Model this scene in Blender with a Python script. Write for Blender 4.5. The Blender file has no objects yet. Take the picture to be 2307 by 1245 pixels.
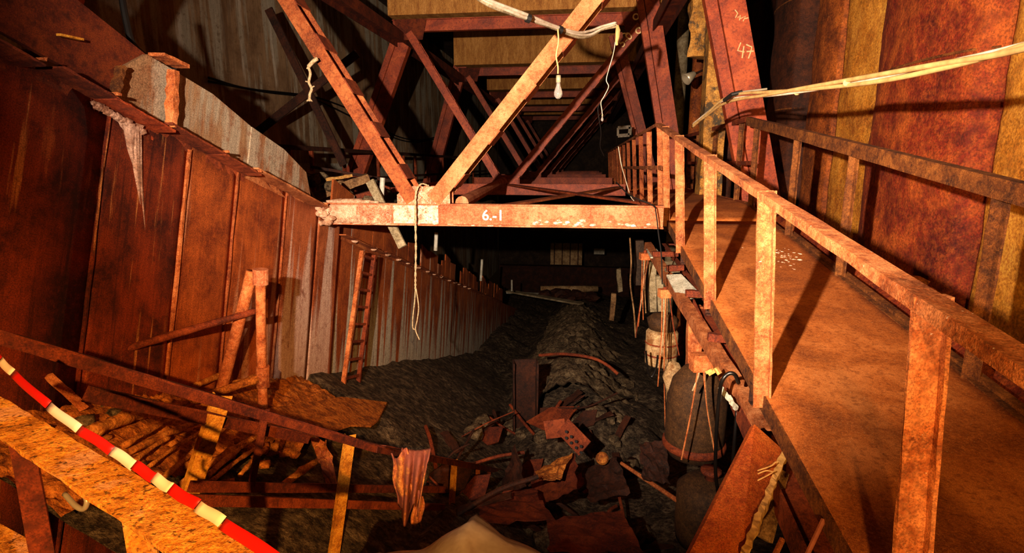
import bpy, bmesh, math, random
from mathutils import Vector, Matrix, noise
random.seed(7)
S = bpy.context.scene
C = S.collection
# ---------------------------------------------------------------- camera
FPX, W, H = 1250.0, 2307.0, 1245.0
PITCH = math.atan(252.5 / FPX)
YAW = math.atan(166.5 / FPX * math.cos(PITCH))
cd = bpy.data.cameras.new('camera'); cam = bpy.data.objects.new('camera', cd); C.objects.link(cam)
cd.sensor_width = 36.0; cd.lens = 36.0 * FPX / W; cd.clip_start = 0.05; cd.clip_end = 300
cam.rotation_euler = (math.pi / 2 - PITCH, 0, YAW)
S.camera = cam
CR = Vector((math.cos(YAW), math.sin(YAW), 0))
CF = Vector((-math.sin(YAW) * math.cos(PITCH), math.cos(YAW) * math.cos(PITCH), -math.sin(PITCH)))
CU = CR.cross(CF)
def ray(px, py): return CR * ((px - W / 2) / FPX) + CU * ((H / 2 - py) / FPX) + CF
def A(px, py, y): d = ray(px, py); return d * (y / d.y)          # point of the place at distance y down the hall
def AX(px, py, x): d = ray(px, py); return d * (x / d.x)         # point on the plane x
def AZ(px, py, z): d = ray(px, py); return d * (z / d.z)         # point at height z
# ---------------------------------------------------------------- world, lights, exposure
S.view_settings.view_transform = 'Standard'; S.view_settings.look = 'None'
S.view_settings.gamma = 1.0; S.view_settings.use_curve_mapping = False
S.view_settings.exposure = 0.0
wd = bpy.data.worlds.new('world'); S.world = wd; wd.use_nodes = True
wd.node_tree.nodes['Background'].inputs[0].default_value = (0.35, 0.16, 0.06, 1)
wd.node_tree.nodes['Background'].inputs[1].default_value = 0.007
def spot(name, loc, aim, energy, color, angle, blend=1.0, radius=0.03):
    l = bpy.data.lights.new(name, 'SPOT'); o = bpy.data.objects.new(name, l); C.objects.link(o)
    o.location = loc; l.energy = energy; l.color = color; l.spot_size = math.radians(angle); l.spot_blend = blend
    l.shadow_soft_size = radius
    o.rotation_euler = (Vector(aim) - Vector(loc)).to_track_quat('-Z', 'Y').to_euler()
spot('flash', (-0.78, -0.25, 0.34), (.15, 7, 1.05), 5400, (1.0, 0.77, 0.58), 92)
spot('hand_lamp', (0.20, -1.20, 0.55), A(2150, 160, 4), 560, (1.0, 0.52, 0.17), 66)
spot('low_lamp', (0.15, -0.70, -1.00), (1.05, 2.4, -1.15), 300, (1.0, 0.50, 0.13), 76)
spot('floor_lamp', (1.0, -2.8, 1.5), A(480, 1040, 2.5), 2500, (1.0, 0.47, 0.13), 36)

# ---------------------------------------------------------------- mesh helpers
MAT = {}
WM = {}                                      # own record of world matrices
def V(*a): return Vector(a)
class MB:
    def __init__(s): s.v = []; s.f = []
    def add(s, vs, fs):
        n = len(s.v); s.v += [Vector(v) for v in vs]; s.f += [tuple(i + n for i in f) for f in fs]; return s
    def frame(s, p0, p1, up):
        d = (p1 - p0).normalized(); up = Vector(up)
        if abs(d.dot(up)) > 0.999: up = Vector((0, 1, 0)) if abs(d.y) < .9 else Vector((1, 0, 0))
        x = d.cross(up).normalized(); y = x.cross(d).normalized()
        return d, x, y
    def sweep(s, prof, p0, p1, up=(0, 0, 1), n=1, jit=0.0):
        # prof: closed 2D loop (x = right of travel, y = up)
        p0 = Vector(p0); p1 = Vector(p1); d, x, y = s.frame(p0, p1, up); m = len(prof); vs = []
        for i in range(n + 1):
            c = p0.lerp(p1, i / n)
            for (a, b) in prof:
                j = V(random.uniform(-jit, jit), random.uniform(-jit, jit), random.uniform(-jit, jit)) if jit else V(0, 0, 0)
                vs.append(c + x * a + y * b + j)
        fs = []
        for i in range(n):
            for k in range(m):
                k2 = (k + 1) % m; fs.append((i * m + k, i * m + k2, (i + 1) * m + k2, (i + 1) * m + k))
        fs.append(tuple(range(m - 1, -1, -1))); fs.append(tuple(n * m + k for k in range(m)))
        return s.add(vs, fs)
    def bar(s, p0, p1, w, h, up=(0, 0, 1), n=1, jit=0.0):
        return s.sweep([(-w / 2, -h / 2), (w / 2, -h / 2), (w / 2, h / 2), (-w / 2, h / 2)], p0, p1, up, n, jit)
    def box(s, c, sz, rz=0, rx=0, ry=0):
        M = Matrix.Rotation(rz, 3, 'Z') @ Matrix.Rotation(ry, 3, 'Y') @ Matrix.Rotation(rx, 3, 'X')
        vs = [Vector(c) + M @ V(a * sz[0] / 2, b * sz[1] / 2, d * sz[2] / 2) for a in (-1, 1) for b in (-1, 1) for d in (-1, 1)]
        return s.add(vs, [(0, 1, 3, 2), (4, 6, 7, 5), (0, 4, 5, 1), (2, 3, 7, 6), (0, 2, 6, 4), (1, 5, 7, 3)])
    def tube(s, pts, r, seg=8, jit=0.0):
        pts = [Vector(p) for p in pts]; n = len(pts); vs = []; fs = []
        rs = r if isinstance(r, (list, tuple)) else [r] * n
        d = (pts[1] - pts[0]).normalized(); ref = V(0, 0, 1) if abs(d.z) < .9 else V(1, 0, 0)
        x = d.cross(ref).normalized()
        for i in range(n):
            t = (pts[min(i + 1, n - 1)] - pts[max(i - 1, 0)]).normalized()
            x = (x - t * x.dot(t)).normalized(); y = t.cross(x)
            for k in range(seg):
                a = 2 * math.pi * k / seg; rr = rs[i] * (1 + random.uniform(-jit, jit))
                vs.append(pts[i] + (x * math.cos(a) + y * math.sin(a)) * rr)
        for i in range(n - 1):
            for k in range(seg):
                k2 = (k + 1) % seg; fs.append((i * seg + k, i * seg + k2, (i + 1) * seg + k2, (i + 1) * seg + k))
        fs.append(tuple(range(seg - 1, -1, -1))); fs.append(tuple((n - 1) * seg + k for k in range(seg)))
        return s.add(vs, fs)
    def prism(s, pts, off):
        pts = [Vector(p) for p in pts]; off = Vector(off); m = len(pts)
        vs = pts + [p + off for p in pts]
        fs = [tuple(range(m)), tuple(range(2 * m - 1, m - 1, -1))] + [(k, m + k, m + (k + 1) % m, (k + 1) % m) for k in range(m)]
        return s.add(vs, fs)
    def grid(s, fn, nu, nv):
        vs = [fn(i / nu, j / nv) for i in range(nu + 1) for j in range(nv + 1)]
        fs = [(i * (nv + 1) + j, (i + 1) * (nv + 1) + j, (i + 1) * (nv + 1) + j + 1, i * (nv + 1) + j + 1) for i in range(nu) for j in range(nv)]
        return s.add(vs, fs)
    def lathe(s, prof, c, axis=(0, 0, 1), seg=16):
        c = Vector(c); a = Vector(axis).normalized(); ref = V(1, 0, 0) if abs(a.x) < .9 else V(0, 1, 0)
        x = a.cross(ref).normalized(); y = a.cross(x); m = len(prof)
        vs = [c + a * h + (x * math.cos(2 * math.pi * k / seg) + y * math.sin(2 * math.pi * k / seg)) * max(r, 1e-4) for (r, h) in prof for k in range(seg)]
        fs = [(i * seg + k, i * seg + (k + 1) % seg, (i + 1) * seg + (k + 1) % seg, (i + 1) * seg + k) for i in range(m - 1) for k in range(seg)]
        fs.append(tuple(range(seg - 1, -1, -1))); fs.append(tuple((m - 1) * seg + k for k in range(seg)))
        return s.add(vs, fs)
    def rock(s, c, r, sq=(1, 1, 1), sub=2, amp=.35, seed=0):
        bm = bmesh.new(); bmesh.ops.create_icosphere(bm, subdivisions=sub, radius=1)
        vs = []
        for v in bm.verts:
            p = v.co; k = 1 + amp * noise.noise(p * 1.7 + V(seed * 3.1, seed * 1.7, 0)) + amp * .5 * noise.noise(p * 4 + V(0, seed, 5))
            vs.append(Vector(c) + V(p.x * sq[0], p.y * sq[1], p.z * sq[2]) * r * k)
        fs = [tuple(v.index for v in f.verts) for f in bm.faces]; bm.free()
        return s.add(vs, fs)
    def build(s, name, mat, parent=None, smooth=False, solid=0):
        me = bpy.data.meshes.new(name)
        if parent is not None:
            inv = WM[parent.name].inverted(); vs = [inv @ v for v in s.v]; base = V(0, 0, 0)
        else:
            lo = [min(v[i] for v in s.v) for i in range(3)]; hi = [max(v[i] for v in s.v) for i in range(3)]
            base = V((lo[0] + hi[0]) / 2, (lo[1] + hi[1]) / 2, lo[2]); vs = [v - base for v in s.v]
        me.from_pydata(vs, [], s.f)
        bm = bmesh.new(); bm.from_mesh(me); bmesh.ops.recalc_face_normals(bm, faces=bm.faces); bm.to_mesh(me); bm.free()
        if smooth: me.polygons.foreach_set('use_smooth', [True] * len(me.polygons))
        me.materials.append(MAT[mat]); me.update()
        o = bpy.data.objects.new(name, me); C.objects.link(o)
        if parent is not None:
            o.parent = parent; WM[o.name] = WM[parent.name].copy()
        else:
            o.location = base; WM[o.name] = Matrix.Translation(base)
        if solid:
            m = o.modifiers.new('solid', 'SOLIDIFY'); m.thickness = solid; m.offset = 0
        return o
def tag(o, label, cat, group=None, kind=None):
    o['label'] = label; o['category'] = cat
    if group: o['group'] = group
    if kind: o['kind'] = kind
    return o
def thing(name, label, cat, loc=(0, 0, 0), group=None, M=None):
    o = bpy.data.objects.new(name, None); C.objects.link(o); o.empty_display_size = .1
    m = M if M is not None else Matrix.Translation(Vector(loc)); o.matrix_world = m; WM[o.name] = m.copy()
    return tag(o, label, cat, group)
def struct(o): o['kind'] = 'structure'; return o
def Lp(a, b, t):          # angle iron: leg a along +x, leg b along -y, corner at origin
    return [(0, 0), (a, 0), (a, -t), (t, -t), (t, -b), (0, -b)]
def Lm(a, b, t): return [(-x, y) for (x, y) in reversed(Lp(a, b, t))]
def Up(h, d, t):          # channel, web on the left at x=0, flanges towards +x, centred in y
    return [(0, -h / 2), (d, -h / 2), (d, -h / 2 + t), (t, -h / 2 + t), (t, h / 2 - t), (d, h / 2 - t), (d, h / 2), (0, h / 2)]
def Ip(h, d, t, tw):
    a = h / 2
    return [(-d, -a), (d, -a), (d, -a + t), (tw, -a + t), (tw, a - t), (d, a - t), (d, a), (-d, a), (-d, a - t), (-tw, a - t), (-tw, -a + t), (-d, -a + t)]
def Hp(w, h, tf, tw):     # H: flanges left/right (x = +-h/2), width w in y
    a, b = h / 2, w / 2
    return [(-a, -b), (-a + tf, -b), (-a + tf, -tw / 2), (a - tf, -tw / 2), (a - tf, -b), (a, -b), (a, b), (a - tf, b), (a - tf, tw / 2), (-a + tf, tw / 2), (-a + tf, b), (-a, b)]
def curve_pts(pts, n=8):  # Catmull-Rom
    pts = [Vector(p) for p in pts]; out = []
    q = [pts[0] * 2 - pts[1]] + pts + [pts[-1] * 2 - pts[-2]]
    for i in range(1, len(q) - 2):
        for k in range(n):
            t = k / n; a, b, c, d = q[i - 1], q[i], q[i + 1], q[i + 2]
            out.append(.5 * ((2 * b) + (c - a) * t + (2 * a - 5 * b + 4 * c - d) * t * t + (3 * b - a - 3 * c + d) * t ** 3))
    out.append(pts[-1]); return out
# ---------------------------------------------------------------- materials
def srgb(h):
    h = h.lstrip('#'); c = [int(h[i:i + 2], 16) / 255 for i in (0, 2, 4)]
    return tuple(x / 12.92 if x <= .04045 else ((x + .055) / 1.055) ** 2.4 for x in c) + (1,)
class NT:
    def __init__(s, name):
        m = bpy.data.materials.new(name); m.use_nodes = True; s.m = m; s.t = m.node_tree; s.b = s.t.nodes['Principled BSDF']; MAT[name] = m
    def n(s, typ, **kw):
        o = s.t.nodes.new(typ)
        for k, v in kw.items():
            if k.startswith('i_'): o.inputs[k[2:].replace('_', ' ')].default_value = v
            else: setattr(o, k, v)
        return o
    def l(s, a, b): s.t.links.new(a, b)
    def coords(s, scale=(1, 1, 1)):
        tc = s.n('ShaderNodeTexCoord'); oi = s.n('ShaderNodeObjectInfo')
        mu = s.n('ShaderNodeMath', operation='MULTIPLY'); mu.inputs[1].default_value = 37.0; s.l(oi.outputs['Random'], mu.inputs[0])
        ad = s.n('ShaderNodeVectorMath', operation='ADD'); s.l(tc.outputs['Object'], ad.inputs[0]); s.l(mu.outputs[0], ad.inputs[1])
        mp = s.n('ShaderNodeMapping'); mp.inputs['Scale'].default_value = scale; s.l(ad.outputs[0], mp.inputs[0])
        return mp.outputs[0]
    def noise(s, vec, scale, detail=6, rough=.6, dist=0):
        o = s.n('ShaderNodeTexNoise'); o.inputs['Scale'].default_value = scale; o.inputs['Detail'].default_value = detail
        o.inputs['Roughness'].default_value = rough; o.inputs['Distortion'].default_value = dist
        s.l(vec, o.inputs['Vector']); return o.outputs[0]
    def ramp(s, fac, stops, interp='LINEAR'):
        r = s.n('ShaderNodeValToRGB'); r.color_ramp.interpolation = interp; e = r.color_ramp.elements
        while len(e) < len(stops): e.new(.5)
        for i, (p, c) in enumerate(stops): e[i].position = p; e[i].color = srgb(c) if isinstance(c, str) else (c, c, c, 1)
        s.l(fac, r.inputs[0]); return r.outputs[0]
    def mix(s, fac, a, b, mode='MIX'):
        o = s.n('ShaderNodeMix', data_type='RGBA', blend_type=mode)
        if isinstance(fac, float): o.inputs[0].default_value = fac
        else: s.l(fac, o.inputs[0])
        s.l(a, o.inputs[6]) if not isinstance(a, str) else setattr(o.inputs[6], 'default_value', srgb(a))
        s.l(b, o.inputs[7]) if not isinstance(b, str) else setattr(o.inputs[7], 'default_value', srgb(b))
        return o.outputs[2]
    def finish(s, col, rough=.8, bump=None, strength=.4, dist=.01, metal=0, spec=.3):
        s.l(col, s.b.inputs['Base Color']); s.b.inputs['Roughness'].default_value = rough; s.b.inputs['Metallic'].default_value = metal
        s.b.inputs['Specular IOR Level'].default_value = spec
        if bump is not None:
            b = s.n('ShaderNodeBump'); b.inputs['Strength'].default_value = strength; b.inputs['Distance'].default_value = dist
            s.l(bump, b.inputs['Height']); s.l(b.outputs[0], s.b.inputs['Normal'])
def rust(name, c1, c2, c3, scale=3.0, fine=45, rough=.8, bump=.45, dist=.006, patch=None, pthr=.6, pscale=2.5, speck=None, sthr=.66, stretch=(1, 1, 1), spec=.3):
    t = NT(name); v = t.coords(stretch); a = t.noise(v, scale, 8, .65, .4); b = t.noise(v, fine, 4, .7)
    col = t.ramp(a, [(.36, c1), (.50, c2), (.64, c3)])
    col = t.mix(t.ramp(b, [(.42, .0), (.66, .55)]), col, c3)
    col = t.mix(t.ramp(t.noise(v, fine * .4, 6, .7), [(.50, .0), (.66, .75)]), col, c1)
    gr = t.noise(v, fine * 3.2, 2, .7); col = t.mix(.75, col, t.ramp(gr, [(.36, .22), (.64, .80)]), 'OVERLAY')
    if patch:
        pn = t.noise(v, pscale, 9, .7, .3); col = t.mix(t.ramp(pn, [(pthr, 0.0), (pthr + .06, .9)]), col, patch)
    if speck:
        sn = t.noise(v, fine * 1.3, 2, .5); col = t.mix(t.ramp(sn, [(sthr, 0.0), (sthr + .05, .8)]), col, speck)
    t.finish(col, rough, t.mix(.5, a, b), bump, dist, 0, spec)
def plain(name, c, rough=.6, metal=0, spec=.4, c2=None, scale=12):
    t = NT(name); v = t.coords(); a = t.noise(v, scale, 4, .6)
    t.finish(t.ramp(a, [(.3, c2 or c), (.65, c)]), rough, a, .15, .003, metal, spec)
def streaks(name, base, mid, pale, thr0, hk, sx=7.0, sz=.45, white='#b9a48c', bscale=2.0, wthr=.62, z0=0.0, det=5):
    # plates with run-down deposits: local x runs along the wall, local z up it
    t = NT(name); tc = t.n('ShaderNodeTexCoord')
    mp = t.n('ShaderNodeMapping'); mp.inputs['Scale'].default_value = (sx, sx, sz); t.l(tc.outputs['Object'], mp.inputs[0])
    mp2 = t.n('ShaderNodeMapping'); mp2.inputs['Scale'].default_value = (sx * 2.4, sx, sz * .9); mp2.inputs['Location'].default_value = (3, 1, 2); t.l(tc.outputs['Object'], mp2.inputs[0])
    big = t.noise(tc.outputs['Object'], bscale, 8, .65, .3); fine = t.noise(tc.outputs['Object'], 38, 4, .7)
    col = t.ramp(big, [(.40, base), (.58, mid)]); col = t.mix(t.ramp(fine, [(.45, .0), (.68, .5)]), col, mid)
    s1 = t.noise(mp.outputs[0], 1.0, det, .6, .15); s2 = t.noise(mp2.outputs[0], 1.0, 5, .65)
    sp = t.n('ShaderNodeSeparateXYZ'); t.l(tc.outputs['Object'], sp.inputs[0])
    ma = t.n('ShaderNodeMath', operation='MULTIPLY_ADD'); ma.inputs[1].default_value = -hk; ma.inputs[2].default_value = z0; t.l(sp.outputs[2], ma.inputs[0])
    ad = t.n('ShaderNodeMath', operation='ADD'); t.l(s1, ad.inputs[0]); t.l(ma.outputs[0], ad.inputs[1])
    pa = t.mix(t.ramp(fine, [(.35, .0), (.7, .5)]), pale, white)
    col = t.mix(t.ramp(ad.outputs[0], [(thr0, 0.0), (thr0 + .07, .85)]), col, pa)
    col = t.mix(t.ramp(s2, [(wthr, 0.0), (wthr + .06, .8)]), col, white)
    col = t.mix(t.ramp(s2, [(.34, .75), (.42, 0.0)]), col, base)
    col = t.mix(t.ramp(t.noise(tc.outputs['Object'], 9, 6, .75), [(.54, 0.0), (.68, .7)]), col, base)
    mp3 = t.n('ShaderNodeMapping'); mp3.inputs['Scale'].default_value = (34, 34, 2.2); t.l(tc.outputs['Object'], mp3.inputs[0])
    vs = t.noise(mp3.outputs[0], 1.0, 4, .7); col = t.mix(.32, col, t.ramp(vs, [(.34, .18), (.66, .82)]), 'OVERLAY')
    gr = t.noise(tc.outputs['Object'], 130, 2, .7); col = t.mix(.75, col, t.ramp(gr, [(.36, .22), (.64, .80)]), 'OVERLAY')
    t.finish(col, .85, t.mix(.5, big, fine), .5, .008)
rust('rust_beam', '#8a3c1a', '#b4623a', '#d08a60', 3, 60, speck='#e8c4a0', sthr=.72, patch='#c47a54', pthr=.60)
rust('rust_beam_white', '#a87050', '#d8b898', '#f4e4cc', 5, 40, speck='#a34c22', sthr=.62)
rust('rust_speckle', '#8a4020', '#b87048', '#dcb490', 14, 70, speck='#f0d8c0', sthr=.62)
rust('rust_brown', '#401508', '#6e2a10', '#96431d', 4, 60)
rust('rust_diag', '#5c240e', '#8c401a', '#b26634', 3, 60)
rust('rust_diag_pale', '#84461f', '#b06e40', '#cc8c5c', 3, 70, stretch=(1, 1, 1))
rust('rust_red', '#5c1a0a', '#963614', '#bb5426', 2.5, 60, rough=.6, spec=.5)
rust('rust_red_dark', '#2c0b05', '#521a0a', '#76300f', 3, 50)
rust('rust_rail', '#682e10', '#a05426', '#c67e4c', 5, 55, bump=.7, dist=.01, speck='#e8c0a0', sthr=.72)
rust('rust_rail_dark', '#33170a', '#5e300f', '#87501f', 7, 50, bump=.8, dist=.012)
rust('rust_deck', '#74360e', '#a2541a', '#c87636', 2.2, 90, bump=.5, speck='#c8a070', sthr=.70)
rust('rust_yellow', '#8a4a12', '#c9821f', '#e8a63a', 6, 40, bump=.8, dist=.01, speck='#3c2208', sthr=.70)
rust('rust_guard', '#8a4a0e', '#d0801c', '#eea848', 9, 60, bump=1.0, dist=.012, patch='#e0a070', pthr=.52, pscale=4.5, speck='#3c220a', sthr=.60)
rust('rust_pipe', '#7a3413', '#b25a26', '#d98850', 5, 45, bump=.7, dist=.01)
rust('rust_crust', '#5c2a0c', '#a4571a', '#cf8030', 9, 25, bump=1.0, dist=.03)
rust('rust_rod', '#7a3c12', '#c47428', '#e09a48', 9, 25, bump=1.0, dist=.03)
rust('rust_dark', '#190b05', '#2f1409', '#4a2310', 4, 40)
rust('mortar', '#8f6446', '#c89674', '#e8c0a0', 6, 30, bump=.9, dist=.02)
rust('lime_dull', '#6a3c26', '#9c6c50', '#c09880', 5, 30, bump=.8, dist=.01)
rust('rubble', '#1c120a', '#56402a', '#94805f', 7, 26, bump=1.0, dist=.05, speck='#7a6a50', sthr=.70)
rust('ground', '#120a05', '#302014', '#7a6850', 8, 22, bump=1.0, dist=.06, speck='#6a5a44', sthr=.70)
rust('lagging_red', '#4c1006', '#74220b', '#a04c18', 2.2, 20, bump=.9, dist=.03, stretch=(1, 1, .8))
rust('lagging_orange', '#8a4a12', '#b8741e', '#cf9036', 1.6, 14, bump=.8, dist=.025)
rust('lagging_brown', '#4c200c', '#7c3a12', '#a8581c', 2.2, 16, bump=.8, dist=.025, speck='#c89858', sthr=.73)
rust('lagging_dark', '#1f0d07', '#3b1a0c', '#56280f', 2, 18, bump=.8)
rust('plaster', '#4a3c2c', '#a8702c', '#cf9848', 2.2, 20, bump=.8, dist=.02, patch='#3c382e', pthr=.52, pscale=3)
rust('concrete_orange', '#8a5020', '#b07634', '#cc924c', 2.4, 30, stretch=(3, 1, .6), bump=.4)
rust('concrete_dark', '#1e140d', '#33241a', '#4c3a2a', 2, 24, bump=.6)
rust('wood', '#4c2f18', '#7a5632', '#a68258', 3, 40, stretch=(1, 1, 1))
rust('wood_grey', '#5c4c34', '#8a7858', '#b0a080', 4, 40)
rust('plank_red', '#7a2e10', '#a84818', '#c06424', 2.5, 50, rough=.6)
rust('rag', '#7a3a24', '#b0603a', '#d89040', 7, 20, bump=.6, dist=.02, patch='#8a4a3c', pthr=.5)
rust('drum', '#7a5a38', '#b08c60', '#d0b080', 4, 30, patch='#7a4a20', pthr=.58)
rust('vessel', '#2a180a', '#432a12', '#5c3c1e', 1.6, 30, bump=.5)
rust('pale_plate', '#8f8a78', '#b8b4a0', '#d8d0bc', 4, 30, patch='#8a5a34', pthr=.6)
streaks('wall_far_left', '#7a5c40', '#b08e68', '#b8b098', .50, .0, 2.2, .25, '#eaddc4', 1.0, .61)
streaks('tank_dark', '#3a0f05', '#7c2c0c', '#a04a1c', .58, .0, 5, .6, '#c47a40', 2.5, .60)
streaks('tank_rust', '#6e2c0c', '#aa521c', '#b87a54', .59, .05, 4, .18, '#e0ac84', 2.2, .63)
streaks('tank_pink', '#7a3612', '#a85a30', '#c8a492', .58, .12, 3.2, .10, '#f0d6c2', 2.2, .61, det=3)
streaks('pile_grey', '#7a3410', '#a4521e', '#b4b09c', .60, .13, 4.6, .07, '#ece6d2', 2.2, .60, z0=-.01, det=2.2)
streaks('tank_upper', '#7a4424', '#94704e', '#9c8e78', .47, .0, 3.5, .8, '#b8a78c', 1.5, .66)
plain('white_cable', '#d8cdb8', .55, c2='#b09c80'); plain('yellow_cable', '#c8a468', .55, c2='#a07c48'); plain('dark_cable', '#0c0806', .6, c2='#050303')
plain('rope', '#cbb48c', .9, c2='#8a6c48', scale=60); plain('socket', '#a09478', .4, c2='#605438'); plain('white_paint', '#fff6e4', .7)
plain('chalk', '#f0c890', .9); plain('tape_white', '#f2d8b8', .45); plain('tape_red', '#c8160c', .45); plain('grey_box', '#8a7e6c', .7, c2='#5c5040')
plain('lamp_metal', '#c8bca0', .3, metal=.6); plain('white_pipe', '#c8c4b4', .5, c2='#8f8a78'); plain('pink_rod', '#a86048', .7, c2='#7a3a28')
plain('filament', '#d8b070', .4, metal=.7); plain('yellow_wood', '#e8b060', .8, c2='#a8763a', scale=30); plain('hose', '#100c0a', .35, spec=.5)
def glassy():
    t = NT('bulb_glass'); t.b.inputs['Base Color'].default_value = (.95, .93, .88, 1); t.b.inputs['Roughness'].default_value = .12
    t.b.inputs['Transmission Weight'].default_value = .85; t.b.inputs['IOR'].default_value = 1.25
    t = NT('plastic'); v = t.coords(); a = t.noise(v, 5, 4, .6)
    t.finish(t.ramp(a, [(.3, '#7a6650'), (.7, '#b8a48c')]), .32, a, .5, .02, 0, .6); t.b.inputs['Transmission Weight'].default_value = .25
glassy()
# ================================================================ SETTING
TA = math.atan(.315)                                   # the tank wall has sunk: its edge runs down-hill away from us
TE = V(0, math.cos(TA), -math.sin(TA)); TN = V(0, math.sin(TA), math.cos(TA)); TO = V(-2.9, 5.62, -.44)
TM = Matrix(((0, -1, 0, TO.x), (TE.y, 0, TN.y, TO.y), (TE.z, 0, TN.z, TO.z), (0, 0, 0, 1)))
def Wp(s, h, t=0.0): return TO + TE * s + TN * h + V(t, 0, 0)
def toW(px, py, t=0.0):                                # pixel -> wall coordinates (s, h)
    p = AX(px, py, TO.x + t) - TO; return p.dot(TE), p.dot(TN)
def bank(x, y): return -1.80 - .32 * (y - 4) - .60 * (x + 2.9)
def pit(x, y): return -3.45 - .15 * (y - 4)
def gz(x, y):
    p = pit(x, y) + .55 * math.exp(-((x + .1) / 1.1) ** 2) * (1 if y > 9 else max(0, (y - 6) / 3)) - .5 * math.exp(-((x + 1.7) / .7) ** 2)
    b = bank(x, y) if x > -3.2 else -30
    z = max(p, b)
    n = noise.noise(V(x * .9, y * .9, 1)) * .22 + noise.noise(V(x * 2.6, y * 2.6, 7)) * .12 + noise.noise(V(x * 7, y * 7, 3)) * .05
    return z + n * (.35 if b > p else 1) - (.12 if x < -1.2 and y < 5.2 else 0)
def onbank(px, py, lift=0.03):
    d = ray(px, py)                                    # k*dz = -1.8 -.32(k dy -4) -.6(k dx +2.9) + lift
    k = (-1.80 + 1.28 - 1.74 + lift) / (d.z + .32 * d.y + .60 * d.x); return d * k
g = MB(); g.grid(lambda u, v: (lambda x, y: V(x, y, gz(x, y)))(-5.2 + 10.2 * u, 2.0 + 40 * v ** 1.5), 110, 200)
struct(g.build('floor', 'ground', smooth=True))
# viewing platform we stand on
m = MB(); m.box((-.15, -.1, -1.62), (1.95, 3.2, .1)); struct(m.build('floor_platform', 'rust_deck'))
# far left wall, back wall, right back wall, ceiling
m = MB(); m.box((-6.8, 20, 0), (.4, 44, 16)); struct(m.build('wall_left', 'wall_far_left'))
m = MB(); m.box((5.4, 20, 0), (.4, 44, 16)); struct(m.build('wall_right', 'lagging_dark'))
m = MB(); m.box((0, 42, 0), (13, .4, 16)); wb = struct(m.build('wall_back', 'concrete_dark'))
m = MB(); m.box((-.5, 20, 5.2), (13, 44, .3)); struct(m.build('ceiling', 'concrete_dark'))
# pale wall strip and stub plates seen low on the far left wall
# lagged panels of the right wall
def lag_panel(px0, px1, x, mat, bulge, z0=-2.2, z1=4.4, name='lagged_panel', depth=.25, ref=300):
    y0 = AX(px0, ref, x).y; y1 = AX(px1, ref, x).y
    sd = random.random() * 50
    def fn(u, v):
        yy = y0 + (y1 - y0) * u; zz = z0 + (z1 - z0) * v
        e = min(u, 1 - u) * 2; b = bulge * math.sqrt(max(0, 1 - (2 * u - 1) ** 2)) + (.05 if 0 < u < 1 else -depth)
        b += .025 * noise.noise(V(yy * 2.2, zz * 1.6, sd)) + .012 * noise.noise(V(yy * 7, zz * 6, sd))
        return V(x - b, yy, zz)
    m = MB(); m.grid(fn, 36, 60); return m, (y0 + y1) / 2
for (a, b, x, mat, bu, nm, lab) in (
    (2262, 2560, 3.25, 'lagging_orange', .05, 'flat_duct', 'brown orange lagged panel next to the dark slit beside the red duct'),
    (1990, 2246, 3.25, 'lagging_red', .28, 'lagged_duct', 'broad rust red lagged duct bulging from the wall'),
    (1890, 1984, 3.30, 'lagging_orange', .03, 'flat_duct', 'flat ochre lagged panel between red duct and brown panel'),
    (1826, 1886, 3.30, 'lagging_brown', .08, 'flat_duct', 'narrow mottled brown lagged panel beside the ochre panel'),
    (1742, 1800, 3.45, 'lagging_dark', .22, 'lagged_duct', 'dark maroon pipe duct behind the column chalked 47')):
    mm, yc = lag_panel(a, b, x, mat, bu); t = thing(nm, lab, 'duct', (x, yc, -2.2)); mm.build('lagging', mat, t, True)
    w = abs(AX(a, 300, x).y - AX(b, 300, x).y)
    for z in (-1.4, .9, 2.6):
        if nm == 'lagged_duct':
            bm_ = MB(); bm_.tube([V(x - (.05 + bu * math.sqrt(max(0, 1 - k * k))) - .012, yc + k * w / 2 * .98, z) for k in [i / 8 - 1 for i in range(17)]], .012, 6); bm_.build('band', 'rust_rail_dark', t)
m = MB(); m.box((3.86, 6.4, 1.0), (.08, 10, 6.4)); tag(m.build('backing_wall', 'lagging_dark'), 'dark backing sheet behind the lagged panels', 'wall')
# concrete column with peeling plaster and pipes beside it
def pcol(px0, px1, y, mat, name, lab, cat, z0=-4.5, z1=5.0):
    a = A(px0, 250, y); b = A(px1, 250, y); w = b.x - a.x; cx = (a.x + b.x) / 2; sd = px0
    m = MB(); m.grid(lambda u, v: V(cx, y, z0 + (z1 - z0) * v) + V(math.cos(u * 6.2832), math.sin(u * 6.2832), 0) * w / 2 * (1 + .06 * noise.noise(V(u * 6, v * 14, sd))) , 20, 60)
    return tag(m.build(name, mat, smooth=True), lab, cat)
m = MB(); p = A(1608, 250, 9.6); sd = 3
m.grid(lambda u, v: V(p.x, 9.6, -2 + 7 * v) + V([-.17, .17, .17, -.17, -.17][min(4, int(round(u * 4)))], [-.15, -.15, .2, .2, -.15][min(4, int(round(u * 4)))], 0) * (1 + .12 * noise.noise(V(u * 4, v * 11, 3))), 4, 44)
tag(m.build('plaster_column', 'plaster'), 'square concrete column with peeling ochre and grey plaster', 'column')
m = MB(); m.grid(lambda u, v: A(1555 + 90 * u, -60 + 190 * v, 10.2) + V(0, .0 + .08 * noise.noise(V(u * 4, v * 4, 1)), 0), 12, 16)
tag(m.build('concrete_corbel', 'plaster', solid=.3), 'ochre plastered corbel head above the square column', 'corbel')
pcol(1516, 1542, 17, 'wood_grey', 'grey_pipe', 'grey green vertical pipe behind the second red column', 'pipe')
pcol(1553, 1582, 13, 'lagging_brown', 'brown_pipe', 'mottled brown vertical pipe left of the plaster column', 'pipe')
pcol(1634, 1660, 10.5, 'lagging_dark', 'dark_pipe', 'dark vertical pipe right of the plaster column', 'pipe')
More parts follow.
